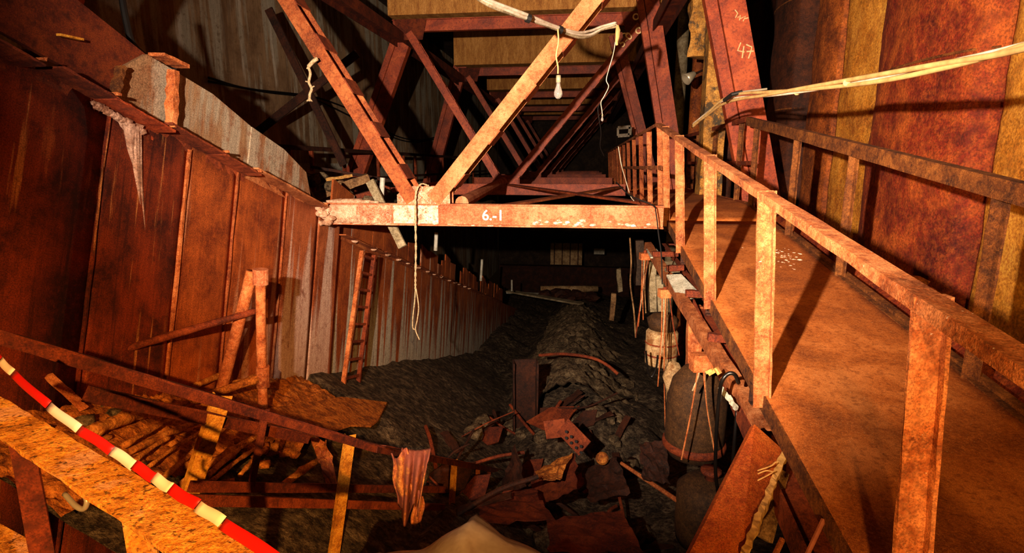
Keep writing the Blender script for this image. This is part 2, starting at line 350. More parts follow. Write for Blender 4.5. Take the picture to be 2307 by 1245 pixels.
pcol(1580, 1590, 10.8, 'rust_dark', 'thin_pipe', 'thin dark vertical pipe in front of the plaster column', 'pipe')

# ================================================================ TANK WALL (left)
tw = thing('tank_wall', 'huge rusty steel plate wall sunk on the left', 'wall', M=TM)
def plate(s0, s1, h0, h1, t, mat, nm='steel_plate', th=.03, parent=None, nu=6, nv=8, amp=.012):
    m = MB(); sd = s0 * 3.3
    m.grid(lambda u, v: Wp(s0 + (s1 - s0) * u, h0 + (h1 - h0) * v, t + amp * noise.noise(V(s0 + (s1 - s0) * u, h0 + (h1 - h0) * v, sd))), nu, nv)
    return m.build(nm, mat, parent or tw, True, th)
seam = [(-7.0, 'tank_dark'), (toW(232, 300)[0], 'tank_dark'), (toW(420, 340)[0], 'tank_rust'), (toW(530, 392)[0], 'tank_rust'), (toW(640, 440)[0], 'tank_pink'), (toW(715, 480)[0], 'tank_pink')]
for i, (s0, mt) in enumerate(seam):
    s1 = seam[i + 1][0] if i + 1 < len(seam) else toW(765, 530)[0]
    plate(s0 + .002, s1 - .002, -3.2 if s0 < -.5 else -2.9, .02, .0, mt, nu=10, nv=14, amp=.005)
for px, py, mt in ((232, 300, 'tank_dark'), (420, 340, 'rust_pipe'), (530, 392, 'rust_diag'), (640, 440, 'rust_diag')):
    s, h = toW(px, py); m = MB(); m.bar(Wp(s, -2.6, .02), Wp(s, -.02, .02), .02 if px == 420 else .010, .03, up=(1, 0, 0), n=14, jit=.004); m.build('stiffener', mt, tw)
# ledge angles: overlapping lengths of angle iron
led = [(-120, 40), (80, 212), (205, 345), (335, 470), (462, 548), (540, 705)]
def edge_py(px): return 225 + (px - 210) * .4898 if px > 150 else 225 - (210 - px) * .56
for i, (a, b) in enumerate(led):
    s0 = toW(a, edge_py(a))[0]; s1 = toW(b, edge_py(b))[0]; dh = .02 * (i % 2)
    m = MB(); m.sweep(Lp(.17, .07, .014), Wp(s0, .02 + dh, .0), Wp(s1, .0 + dh, .0), up=TN, n=10, jit=.003)
    m.build('ledge_angle', ['rust_red_dark', 'rust_red_dark', 'rust_red', 'rust_brown', 'rust_brown', 'rust_rail'][i], tw)
    e = MB(); e.bar(Wp(s1 - .01, .022 + dh, .0), Wp(s1 - .01, .022 + dh, .172), .022, .014, n=4, jit=.004); e.build('weld_end', 'rust_pipe', tw)
# upper plates standing on the ledge
def upper(pxs, t, mat, nm='upper_plate', th=.03):
    P = [AX(a, b, TO.x + t) for a, b in pxs]; m = MB(); m.prism(P, V(-th, 0, 0)); return m.build(nm, mat, tw)
upper([(258, 214), (278, 150), (330, 122), (392, 158), (386, 286)], -.02, 'tank_upper')
upper([(388, 287), (394, 160), (480, 212), (566, 285), (556, 378)], -.03, 'tank_upper')
upper([(558, 380), (568, 286), (640, 336), (690, 388), (704, 462)], -.02, 'tank_upper')
upper([(-160, -20), (-60, -120), (150, -20), (328, 122), (277, 150), (256, 213), (105, 128)], -.05, 'rust_red_dark')
for (a, b, c, d, w, mt) in ((385, 284, 391, 160, .05, 'rust_pipe'), (257, 212, 274, 150, .03, 'rust_rail_dark')):
    m = MB(); m.bar(AX(a, b, -2.86), AX(c, d, -2.86), w, .06, up=(1, 0, 0), n=8, jit=.006); m.build('rib', mt, tw)
m = MB(); m.bar(AX(352, 122, -2.9), AX(410, 150, -2.9), .12, .02, n=6, jit=.004); m.build('bracket_tab', 'rust_pipe', tw)
m = MB(); m.bar(AX(132, 78, -2.88), AX(184, 89, -2.88), .03, .012); m.build('bright_edge', 'rust_yellow', tw)
m = MB()
for i in range(11):
    u = i / 10; c = AX(212 + 108 * u, 233 + 62 * u, -2.86); m.rock(c, .022 + .018 * random.random(), (.5, 1.2, .8), 1, .5, i)
for (px, py, py1, r) in ((232, 245, 262, .02), (255, 258, 278, .018), (268, 265, 300, .022), (288, 278, 390, .05), (300, 285, 470, .04), (312, 290, 540, .02)):
    m.tube([AX(px, py, -2.87), AX(px + 6, (py + py1) / 2, -2.885), AX(px + 16, py1, -2.89)], [r * .7, r * .5, .003], 6, .2)
m.build('lime_crust', 'lime_dull', tw)
# far length of the wall: rows of narrow plates with grey run-down, ledge, loose upper plates
sp = thing('sheet_pile_wall', 'row of narrow rusty grey-streaked steel plates running down into the pit', 'wall', M=TM @ Matrix.Translation(V(.9, 0, -.18)))
WM_T = WM[sp.name]; ftop = lambda s: -.20 + .004 * s
s = toW(765, 530)[0] + .02; k = 0
while s < 21:
    w = random.uniform(.55, .9)
    m = MB(); tt = -.02
    m.prism([Wp(s, -3.3 - .02 * s, tt), Wp(s + w - .004, -3.3 - .02 * s, tt), Wp(s + w - .004, ftop(s), tt), Wp(s, ftop(s), tt)], V(-.03, 0, 0))
    m.build('pile_plate', 'pile_grey', sp); k += 1; s += w
a0 = toW(762, 527)[0]; segs = [a0, a0 + 1.4, a0 + 2.9, a0 + 4.6, a0 + 6.8, 10.5, 14]
for i in range(len(segs) - 1):
    m = MB(); m.sweep(Lp(.11, .05, .012), Wp(segs[i], ftop(segs[i]) + .03, -.01), Wp(segs[i + 1] - .02, ftop(segs[i + 1]) + .01, -.01), up=TN, n=8, jit=.003); m.build('ledge_angle', 'rust_diag', sp)
s = a0 - .1; k = 0
while s < 15:
    w = random.uniform(.35, .7) if s < 4 else random.uniform(.25, .6); hh = (.62 if s < 3 else .50) + random.uniform(-.08, .06) - (.18 if k % 5 == 4 else 0)
    tl = random.uniform(-.03, .03); y = -.06
    if k % 7 != 6 or s < 3:
        m = MB(); m.prism([Wp(s, ftop(s), y), Wp(s + w - .02, ftop(s), y), Wp(s + w - .02 + tl, ftop(s) + hh, y), Wp(s + tl, ftop(s) + hh + random.uniform(-.04, .08), y)], V(-.025, 0, 0))
        m.build('upper_plate', 'tank_rust' if k % 4 else 'pile_grey', sp)
    s += w; k += 1
for i in range(14):
    s = a0 + .4 + i * .55 + random.uniform(-.1, .1); m = MB(); m.rock(Wp(s, ftop(s) + .01, .05), .05, (1, 1, .5), 1, .5, i); m.build('lime_lump', 'mortar', sp)
# ================================================================ ROOF TRUSSES
def text_mesh(txt, size, mat, name, parent, M):
    cu = bpy.data.curves.new(name, 'FONT'); cu.body = txt; cu.size = size; cu.extrude = .001; cu.offset = .002
    ob = bpy.data.objects.new(name, cu); C.objects.link(ob); dg = bpy.context.evaluated_depsgraph_get(); me = bpy.data.meshes.new_from_object(ob.evaluated_get(dg))
    bpy.data.objects.remove(ob); me.materials.clear(); me.materials.append(MAT[mat])
    o = bpy.data.objects.new(name, me); C.objects.link(o); o.parent = parent; o.matrix_local = WM[parent.name].inverted() @ M; WM[o.name] = M.copy(); return o
def diag(t, p0, p1, w, d, mat, mat2, nb):
    m = MB(); m.sweep(Hp(w, d, .016, .014), p0, p1, up=V(p1.z - p0.z, 0, -(p1.x - p0.x)), n=1); o = m.build('diagonal', mat, t)
    # H: flanges face along Y
    for i in range(nb):
        u = (i + .6) / nb; c = p0.lerp(p1, u); dirv = (p1 - p0).normalized(); nx = V(dirv.z, 0, -dirv.x)
        for sgn in (1,):
            b = MB(); q = c + nx * sgn * (w / 2 + .006); b.bar(q - dirv * .09, q + dirv * .09, d * .98, .012, up=nx); b.build('batten_plate', mat2, o)
    return o
trY = [5.8, 12.0, 18.0, 24.0, 30.0, 36.0]
def truss(i, y):
    first = i == 0
    t = thing('roof_truss', ['rusty V-shaped steel truss stencilled 6.-1 on its lower chord', 'red V-shaped steel truss behind the stencilled one, second down the hall', 'third V-shaped red truss down the hall', 'fourth V-shaped truss down the dark hall', 'fifth V-shaped truss down the dark hall', 'farthest V-shaped truss at the dark end of the hall'][i], 'truss', (-1.74, y, -.65), 'roof trusses')
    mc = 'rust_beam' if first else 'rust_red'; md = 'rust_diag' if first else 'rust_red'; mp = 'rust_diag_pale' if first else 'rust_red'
    zc = -.53; x0, x1 = (-2.86, .80) if first else (-3.6, .84)
    m = MB(); m.sweep(Ip(.235, .055, .016, .008), V(x0, y + .045, zc), V(x1, y + .045, zc), n=30, jit=.0015)
    ch = m.build('bottom_chord', mc, t)
    if first:
        for (qx, qw, mt) in ((-1.94, .24, 'rust_beam_white'), (-1.68, .24, 'rust_beam_white'), (-2.28, .40, 'rust_speckle')):
            q = MB(); q.box((qx, y + .030, zc), (qw, .012, .195)); q.build('cover_plate', mt, ch)
        q = MB(); q.grid(lambda u, v: V(-2.86 + .42 * u, y + .03 - .012 * (1 - u) - .012 * noise.noise(V(u * 9, v * 4, 2)), zc - .10 + .20 * v), 16, 8); q.build('lime_skin', 'mortar', ch, True, .01)
        for k in range(40):
            xx = random.uniform(-2.85, -2.0) if k % 3 else random.uniform(-2.0, .75); q = MB(); q.rock(V(xx, y - .006, zc - .098 - random.uniform(0, .012)), random.uniform(.010, .026) * (1 if xx < -2 else .8), (2.2, .35, .5), 1, .5, k); q.build('lime_spot', 'mortar' if xx < -2 else 'rust_beam_white', ch, True)
        for k in range(26):
            xx = random.uniform(-.55, .7); q = MB(); q.rock(V(xx, y + .034, zc - .095 + random.uniform(0, .05)), random.uniform(.010, .03), (1.6, .2, .7), 1, .6, k + 50); q.build('paint_splash', 'rust_beam_white', ch, True)
        Mx = Matrix.Translation(V(-1.085, y + .034, zc - .052)) @ Matrix.Rotation(math.pi / 2, 4, 'X')
        text_mesh('6.-1', .155, 'white_paint', 'stencil_lettering', ch, Mx)
    # gusset plates at the apex
    for dy in (-.006, .15):
        m = MB(); m.prism([V(-2.00, y + dy, zc + .117), V(-1.42, y + dy, zc + .117), V(-1.42, y + dy, zc + .24), V(-1.50, y + dy, zc + .30), V(-1.88, y + dy, zc + .30), V(-2.0, y + dy, zc + .21)], V(0, .012, 0)); m.build('gusset_plate', 'rust_speckle' if first and dy < 0 else mc, t)
    top = 2.70
    dd = .30 if first else .2
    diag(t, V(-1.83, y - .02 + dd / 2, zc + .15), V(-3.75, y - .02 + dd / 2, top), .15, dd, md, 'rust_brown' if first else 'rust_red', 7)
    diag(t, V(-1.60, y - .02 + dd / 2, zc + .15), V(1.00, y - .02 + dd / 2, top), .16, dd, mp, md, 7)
    m = MB(); m.sweep(Ip(.24, .06, .016, .008), V(-4.1, y + .06, 2.84), V(1.4, y + .06, 2.84), n=4); uc = m.build('upper_chord', 'rust_red' if not first else 'rust_red', t)
    for sx in (-3.7, .97):
        m = MB(); m.prism([V(sx - .35, y - .014, 2.96), V(sx + .35, y - .014, 2.96), V(sx + .25, y - .014, 2.55), V(sx - .25, y - .014, 2.55)], V(0, .012, 0)); m.build('gusset_plate', 'rust_red_dark', t)
    return t, ch
tr0, ch0 = truss(0, trY[0])
tr1, ch1 = truss(1, trY[1])
for i in range(2, 6): truss(i, trY[i])
# chalk marks on the second truss
for (px, py, tx, sz) in ((1402, 108, '5-0', .22), (1430, 76, 'o', .26), (1424, 45, 'o', .26)):
    p = A(px, py, 11.88); text_mesh(tx, sz, 'chalk', 'chalk_mark', tr1, Matrix.Translation(p) @ Matrix.Rotation(math.pi / 2, 4, 'X') @ Matrix.Rotation(math.radians(-0 if tx == 'o' else 45), 4, 'Z'))
# concrete roof beams resting above each truss
for i, y in enumerate(trY):
    m = MB(); x0, x1 = (-4.2, 1.75)
    m.grid(lambda u, v: V([x0, x0, x1, x1, x0][int(round(u * 4))], y + [.75, .05, .05, .75, .75][int(round(u * 4))], 3.06 + .98 * v), 4, 1)
    m.add([V(x0, y + .05, 3.06), V(x1, y + .05, 3.06), V(x1, y + .75, 3.06), V(x0, y + .75, 3.06), V(x0, y + .05, 4.04), V(x1, y + .05, 4.04), V(x1, y + .75, 4.04), V(x0, y + .75, 4.04)], [(0, 1, 2, 3), (4, 7, 6, 5)])
    tag(m.build('concrete_beam', 'concrete_orange'), ['ochre concrete roof beam above the stencilled truss', 'ochre concrete roof beam above the second truss', 'ochre concrete roof beam above the third truss', 'concrete roof beam above the fourth truss', 'concrete roof beam above the fifth truss', 'concrete roof beam above the farthest truss'][i], 'beam', 'concrete roof beams')
# longitudinal purlins tying the trusses
for sx, lab in ((-4.0, 'dark red purlin along the left ends of the trusses'), (1.35, 'dark red purlin along the right ends of the trusses')):
    m = MB(); m.sweep(Hp(.2, .3, .02, .016), V(sx, 4.5, 2.6), V(sx, 37, 2.6)); tag(m.build('purlin', 'rust_red_dark'), lab, 'beam')
# flat lateral bracing between the first two trusses
def single(nm, mat, lab, cat, fn, group=None, smooth=False):
    m = MB(); fn(m); return tag(m.build(nm, mat, smooth=smooth), lab, cat, group)
single('brace_pipe', 'rust_beam', 'pale rusty pipe lying from gusset towards the second truss', 'pipe', lambda m: m.tube([V(-1.36, 6.1, -.42), V(-1.72, 11.8, -.34)], .075, 12))
single('brace_bar', 'rust_brown', 'flat rusty brace running right from the second truss apex', 'brace', lambda m: m.bar(V(-1.6, 11.8, -.42), V(.75, 7.0, -.47), .14, .03))
single('brace_bar', 'rust_diag', 'flat rusty brace running left towards the stencilled chord', 'brace', lambda m: m.bar(V(.7, 11.8, -.46), V(-1.2, 6.1, -.50), .14, .03))
single('brace_angle', 'rust_red', 'red angle brace behind the mortar lump', 'brace', lambda m: m.sweep(Lp(.1, .1, .012), V(-3.4, 11.8, -.45), V(-2.0, 6.2, -.47)))
# ================================================================ RAKING COLUMNS
def raker(p0, p1, w, d, mat, lab, group, chalk=False):
    t = thing('raking_column', lab, 'column', p0, group)
    up = V(p1.z - p0.z, 0, -(p1.x - p0.x))
    for oo, ww in ((-.35, .30), (.17, .66)):
        off = up.normalized() * oo * w
        m = MB(); m.sweep([(-a, b) for a, b in reversed(Up(w * ww, d, .014))], p1 + off, p0 + off, up=up, n=1); m.build('channel', mat, t)
    m = MB(); m.box(p0 + V(0, d / 2, .0), (w * 1.6, d * 1.6, .03)); m.build('base_plate', mat, t)
    for k in range(5):
        c = p0.lerp(p1, .1 + .2 * k); dv = (p1 - p0).normalized(); m = MB(); m.bar(c - dv * .1 + V(0, d + .006, 0), c + dv * .1 + V(0, d + .006, 0), .012, w * .95, up=up); m.build('batten_plate', mat, t)
    return t
def ext(a, b, z0, z1):
    d = (b - a) / (b.z - a.z); return a + d * (z0 - a.z), a + d * (z1 - a.z)
a, b = ext(A(1712, 430, 8.2), A(1652, 100, 8.2), -1.3, 4.4); rk = raker(a, b, .50, .16, 'rust_red', 'broad red raking column chalked with the number 47', 'raking columns')
def strokes(parent, y, lines, r, mat='chalk'):
    m = MB()
    for L in lines: m.tube([A(px, py, y) for px, py in L], r, 5)
    m.build('chalk_mark', mat, parent)
strokes(rk, 8.19, [[(1669, 96), (1662, 114), (1677, 117)], [(1676, 104), (1672, 131)], [(1681, 100), (1694, 106), (1691, 118), (1686, 132)], [(1682, 116), (1698, 115)]], .009)
strokes(rk, 8.19, [[(1656, 22), (1662, 30), (1657, 40)], [(1662, 40), (1668, 34), (1666, 46)], [(1668, 42), (1680, 36), (1674, 48)], [(1678, 42), (1686, 40)]], .007)
for (q0, q1, y, w, lab) in (((1523, 420), (1478, 120), 11.6, .40, 'red raking column beside the gangway kink, second from the chalked column'), ((1442, 300), (1412, 180), 16, .36, 'dark red raking column, third from the chalked column')):
    a, b = ext(A(*q0, y), A(*q1, y), -1.6, 3.4); raker(a, b, w, .16, 'rust_red', lab, 'raking columns')
for (q0, q1, y, lab) in (((812, 350), (882, 150), 12.4, 'dark red raking column by the far left railing'), ((972, 390), (1012, 240), 18.4, 'dark red raking column further along the far left railing'), ((86, 118), (135, -20), 3.4, 'dull red raking column standing on the tank ledge')):
    a, b = ext(A(*q0, y), A(*q1, y), -1.4 if y > 5 else A(*q0, y).z, 3.2); raker(a, b, .42 if y > 5 else .16, .2 if y > 5 else .1, 'rust_red', lab, 'raking columns')
# ================================================================ GANGWAY (right)
XL, XR = .95, 2.02
XT = .885                                             # the left handrail leans out over the deck edge
def fz(y, yk): return -1.15 + .145 * (min(y, yk) - 2.78)
zL = lambda y: fz(y, 6.9); zR = lambda y: fz(y, 7.4)
gw = thing('gangway', 'rust covered steel gangway ramp with angle iron handrails', 'walkway', (1.45, 2.5, -1.3))
ys = [-.6 + .25 * i for i in range(29)] + [6.6, 6.9, 7.2]
def deckseg(ylist, nm):
    m = MB(); n = len(ylist); nv = 10
    m.grid(lambda u, v: (lambda y: V(XL - .02 + (XR - XL + .06) * v, y, zL(y) + (zR(y) - zL(y)) * v + .006 * noise.noise(V(v * 3, y * 1.5, 0))))(ylist[min(n - 1, int(round(u * (n - 1))))]), n - 1, nv)
    return m.build(nm, 'rust_deck', gw, True, .02)
deckseg([-.6 + .2 * i for i in range(36)], 'deck_plate'); deckseg([6.4, 6.6, 6.8, 6.9, 7.0, 7.2, 7.4, 7.6, 8, 9, 10, 12], 'deck_plate')
deckseg([12 + i for i in range(14)], 'deck_plate')
for (x, zf, yk) in ((XL - .03, zL, 6.9), (XR + .04, zR, 7.4)):
    m = MB(); pr = Up(.09, .05 if x < 1 else -.05, .010 if x < 1 else -.010); pr = pr if x < 1 else pr[::-1]
    m.sweep(pr, V(x, -.5, zf(-.5) - .04), V(x, yk, zf(yk) - .04), n=20, jit=.002); m.build('stringer', 'rust_rail_dark', gw)
    m = MB(); m.sweep(pr, V(x, yk, zf(yk) - .04), V(x, 26, zf(yk) - .04)); m.build('stringer', 'rust_diag', gw)
m = MB(); m.sweep(Lp(.05, .04, .01), V(XR + .03, 1.0, zR(1) + .035), V(XR + .03, 6, zR(6) + .035), n=12, jit=.003); m.build('toe_angle', 'rust_rail_dark', gw)
for y in [0.6 + 1.2 * i for i in range(10)]:
    m = MB(); m.sweep(Up(.12, .05, .01), V(XL - .03, y, zL(y) - .1), V(XR + .03, y, zR(y) - .1)); m.build('cross_beam', 'rust_dark', gw)
# left handrail
HL = 1.03
def post(x, y, zf, mat, w=.075, leg=.035, below=.06, top=None, lean=0):
    zt = zf(y) + (top or HL); m = MB()
    m.sweep([(0, 0), (w, 0), (w, .01), (.01, .01), (.01, leg), (0, leg)], V(x + w / 2 - (lean), y, zt), V(x + w / 2, y, zf(y) - below), up=(0, -1, 0), n=14, jit=.0022); return m.build('post', mat, gw)
for y in (1.45, 2.78, 4.06, 5.42): post(XL - .035, y, zL, 'rust_rail', .078, lean=.07)
for y in (6.42, 6.95, 8.1, 9.3, 10.6, 12, 13.4, 14.8, 16.2, 17.6, 19, 20.5, 22): post(XL - .03, y, zL, 'rust_rail' if y < 9 else 'rust_diag', .065, lean=.07)
def rail(x, y0, y1, zf, mat, dz=HL, side=1, n=20, a=.07, b=.06):
    m = MB(); m.sweep(Lp(a, b, .01) if side > 0 else Lm(a, b, .01), V(x, y0, zf(y0) + dz), V(x, y1, zf(y1) + dz), n=n, jit=.0022); return m.build('top_rail', mat, gw)
rail(XT - .075, .35, 6.95, zL, 'rust_rail', n=36, a=.065, b=.038); rail(XT - .075, 6.95, 24, zL, 'rust_rail', a=.065, b=.04)
m = MB(); m.sweep(Lp(.05, .05, .008), V(XT - .03, 6.6, zL(6.9) + .54), V(XT - .03, 14, zL(14) + .50), n=4); m.build('mid_rail', 'rust_rail', gw)
# right handrail
for y in (3.05, 4.64, 5.84, 7.2, 7.9): post(XR, y, zR, 'rust_rail_dark', .06, .05, .08)
for y in (9.4, 10.8, 12.4, 14, 16, 18): post(XR, y, zR, 'rust_rail_dark', .06, .05)
rail(XR - .05, 1.2, 7.5, zR, 'rust_rail_dark', 1.06, 1, 24, .06, .10); rail(XR - .05, 7.5, 24, zR, 'rust_brown', 1.06)
m = MB(); m.sweep(Lp(.04, .05, .008), V(XR - .02, 7.2, zR(7.2) + .55), V(XR - .02, 18, zR(18) + .55), n=4); m.build('mid_rail', 'rust_brown', gw)
m = MB()
for i in range(70):
    xx = random.gauss(1.72, .09); yy = random.gauss(5.15, .14); m.rock(V(xx, yy, fz(yy, 9) + .012), random.uniform(.003, .013) * (1 if i % 9 else 2), (1.3, 1.2, .3), 1, .6, i)
tag(m.build('lime_crumbs', 'rust_beam_white', smooth=True), 'white lime crumbs spilled on the ramp', 'deposit', kind='stuff')
# lagged pipe and crust between ramp and wall
def lump_tube(m, pts, r, seg=14, amp=.15, sd=0):
    pts = curve_pts(pts, 8); n = len(pts)
    for i, p in enumerate(pts): pass
    m.tube(pts, [r * (1 + amp * noise.noise(V(i * .45, sd, 0))) for i in range(n)], seg, amp * .25)
single('lagged_pipe', 'lagging_red', 'crusty rust red lagged pipe lying between ramp and wall', 'pipe', lambda m: lump_tube(m, [V(2.55, 1.2, -1.55), V(2.55, 3, -1.35), V(2.55, 5, -1.05), V(2.55, 6.6, -.85), V(2.55, 7.5, -.80)], .20), smooth=True)
for i, (px, py, r, y) in enumerate(((1985, 640, .10, 4.4), (2030, 668, .12, 4.2), (2075, 700, .10, 4.0), (1950, 600, .08, 4.8), (2250, 830, .12, 3.2), (2120, 735, .10, 3.8))):
    p = A(px, py, y); p.x = 2.42; p.z = min(p.z, -.85); single('lagging_chunk', 'rust_crust', 'chunk of crumbled orange lagging on the red pipe', 'lagging', lambda m: m.rock(p, r, (1, 1.4, .7), 2, .5, i + 3), 'lagging chunks on the red pipe', True)
# ================================================================ CABLES AND LAMPS
def cable(parent, pts, r, mat, nm='cable', seg=8, n=8):
    m = MB(); m.tube(curve_pts(pts, n), r, seg); return m.build(nm, mat, parent, True)
t = thing('cable_bundle', 'bundle of white cables slung across the top of the stencilled truss', 'cable', A(1260, 65, 5.0), 'cable bundles')
path = [(960, -90, 2.6), (1060, -20, 3.3), (1110, 8, 3.6), (1190, 38, 4.1), (1250, 60, 4.6), (1300, 76, 5.0), (1330, 74, 5.25), (1355, 62, 5.4), (1388, 53, 5.5)]
for k, (dx, dy, mt) in enumerate(((0, -3, 'white_cable'), (0, 2.5, 'white_cable'), (1, 6.5, 'wood_grey'))):
    cable(t, [A(a + dx, b + dy + 1.6 * math.sin(i * 1.9 + k * 2), c + .02 * k) for i, (a, b, c) in enumerate(path)], .011, mt)
for (a, b, c) in ((1190, 40, 4.1), (1262, 66, 4.68)):
    p = A(a, b, c); m = MB(); m.tube([p + V(-.012, -.005, .0), p + V(.012, .01, -.006)], .03, 10); m.build('cable_tie', 'dark_cable', t)
def bulb(nm, lab, cordpts, p, k, cordmat):
    t = thing(nm, lab, 'light bulb', p - V(0, 0, .125 * k), 'hanging light bulbs')
    cable(t, cordpts, .006 * max(.6, k), cordmat, 'cord')
    m = MB(); m.lathe([(.004, .085), (.016, .085), (.018, .06), (.02, .03), (.021, .0), (.017, -.003), (.004, -.003)], p, seg=14) if k == 1 else m.lathe([(.004 * k, .05 * k), (.018 * k, .05 * k), (.018 * k, 0), (.004 * k, 0)], p, seg=10)
    m.build('socket', 'socket', t, True)
    m = MB(); m.lathe([(r * k, -h * k) for (r, h) in ((.013, 0), (.015, .015), (.018, .03), (.026, .05), (.031, .068), (.031, .082), (.026, .098), (.015, .110), (.003, .114))], p, seg=18); m.build('glass_bulb', 'bulb_glass', t, True)
    m = MB(); m.tube([p + V(0, 0, -.01 * k), p + V(0, 0, -.05 * k)], .004 * k, 6); m.build('glass_stem', 'white_cable', t)
    m = MB(); m.tube(curve_pts([p + V(-.012 * k, 0, -.055 * k), p + V(-.006 * k, 0, -.07 * k), p + V(.006 * k, 0, -.07 * k), p + V(.012 * k, 0, -.055 * k)], 4), .0016 * k, 5); m.build('filament', 'filament', t)
bulb('hanging_bulb', 'clear light bulb hanging on a short white cord from the cable bundle', [A(1257, 66, 4.6), A(1258, 95, 4.6), A(1253, 125, 4.6), A(1257, 150, 4.6), A(1257, 166, 4.6)], A(1258, 186, 4.6), 1.0 * 1.08, 'yellow_cable')
bulb('hanging_bulb', 'tiny bulb dangling low on a frayed grey cable', [A(1389, 55, 5.5), A(1388, 80, 5.5), A(1382, 120, 5.5), A(1372, 155, 5.5), A(1366, 180, 5.5), A(1371, 195, 5.5), A(1362, 215, 5.5), A(1354, 230, 5.5), A(1356, 248, 5.5), A(1357, 258, 5.5)], A(1357, 262, 5.5), .40, 'white_cable')
single('taped_splice', 'yellow_cable', 'yellowish taped splice hanging from the end of the bundle', 'cable', lambda m: m.tube([A(1391, 57, 5.48), A(1392, 68, 5.48), A(1391, 82, 5.48), A(1389, 94, 5.48), A(1390, 102, 5.48)], [.012, .022, .02, .014, .01], 8, .1))
single('loose_wire', 'dark_cable', 'thin dark wire trailing below the tiny bulb', 'wire', lambda m: m.tube(curve_pts([A(1352, 232, 5.5), A(1347, 245, 5.5), A(1350, 270, 5.5), A(1354, 300, 5.6), A(1352, 330, 5.8), A(1360, 350, 6)], 6), .004, 6))
t = thing('cable_bundle', 'pale yellow cable bundle sweeping along above the ramp handrail', 'cable', A(1700, 212, 4), 'cable bundles')
path = [(1560, 282, 6.6), (1590, 258, 6.2), (1625, 230, 5.7), (1665, 218, 5.2), (1720, 214, 4.7), (1790, 206, 4.2), (1900, 190, 3.6), (2000, 172, 3.1), (2120, 146, 2.7), (2230, 122, 2.4), (2360, 88, 2.1)]
for k in range(3):
    amp = 9 if k < 2 else 4
    cable(t, [A(a, b + amp * math.sin(i * .75 + k * 2.2) * (.6 + .05 * i), c + .01 * k) for i, (a, b, c) in enumerate(path)], .0125 if k < 2 else .008, ['yellow_cable', 'yellow_cable', 'white_cable'][k], n=10)
for (a, b, c) in ((1908, 186, 3.55), (1796, 208, 4.2)):
    p = A(a, b, c); m = MB(); m.tube([p - V(.004, .004, 0), p + V(.004, .004, 0)], .019, 10); m.build('cable_tie', 'yellow_cable', t)
t = thing('cable_hook', 'steel wire hook holding cables to the chalked column', 'hook', A(1672, 208, 5.2))
m = MB(); m.tube([A(1632, 226, 5.3), A(1650, 212, 5.2), A(1672, 207, 5.2)], .018, 8); m.build('hook_body', 'dark_cable', t)
m = MB(); m.tube([A(1672, 207, 5.2), A(1728, 200, 5.2)], .008, 8); m.build('hook_rod', 'lamp_metal', t)
t = thing('work_lamp', 'small metal reflector lamp clipped beside the plaster column', 'lamp', A(1550, 178, 10.3))
m = MB(); ax = V(-.75, -.35, -.55); m.lathe([(.03, -.16), (.05, -.14), (.075, -.05), (.10, .05), (.09, .05), (.02, -.02)], A(1550, 176, 10.3), ax, 16); m.build('reflector', 'lamp_metal', t, True)
m = MB(); m.tube([A(1560, 169, 10.4), A(1586, 157, 10.8)], .02, 6); m.build('clip_arm', 'rust_dark', t)
t = thing('frame_box', 'small grey square box frame standing on the gangway rail', 'box', A(1405, 305, 14))
for (p, q) in (((1392, 288), (1420, 286)), ((1420, 286), (1418, 304)), ((1418, 304), (1392, 306)), ((1392, 306), (1392, 288))):
    m = MB(); m.bar(A(*p, 14), A(*q, 14), .05, .08); m.build('frame_side', 'grey_box', t)
single('thin_wire', 'white_cable', 'thin pale wire hanging from the gangway rail down to the chord', 'wire', lambda m: m.tube(curve_pts([A(1393, 330, 6.6), A(1400, 372, 6.6), A(1408, 400, 6.5), A(1420, 440, 6.3), A(1428, 452, 6.2)], 6), .004, 5))
single('black_wire', 'dark_cable', 'black wire drooping over the right end of the stencilled chord', 'wire', lambda m: m.tube(curve_pts([A(1388, 410, 6.2), A(1420, 440, 5.9), A(1470, 462, 5.72), A(1478, 480, 5.66), A(1484, 530, 5.66), A(1490, 575, 5.6), A(1492, 640, 5.6)], 6), .007, 6))
for (pts, lab) in (([(470, 175), (560, 200), (690, 215), (760, 235), (840, 270), (890, 305), (950, 315), (1010, 300)], 'upper dark cable sagging along the far left wall'), ([(470, 183), (600, 207), (700, 222), (790, 262), (850, 295), (930, 320), (1000, 308)], 'lower dark cable sagging along the far left wall')):
    single('wall_cable', 'dark_cable', lab, 'cable', lambda m: m.tube(curve_pts([AX(a, b, -6.5) for a, b in pts], 6), .022, 6))
single('wall_cable', 'dark_cable', 'thick dark cable looping down over the tank plate', 'cable', lambda m: m.tube(curve_pts([AX(272, -20, -3.2), AX(285, 50, -3.15), AX(300, 100, -3.1), AX(335, 132, -3.05), AX(375, 155, -3.0), AX(398, 160, -2.95)], 6), .022, 8))
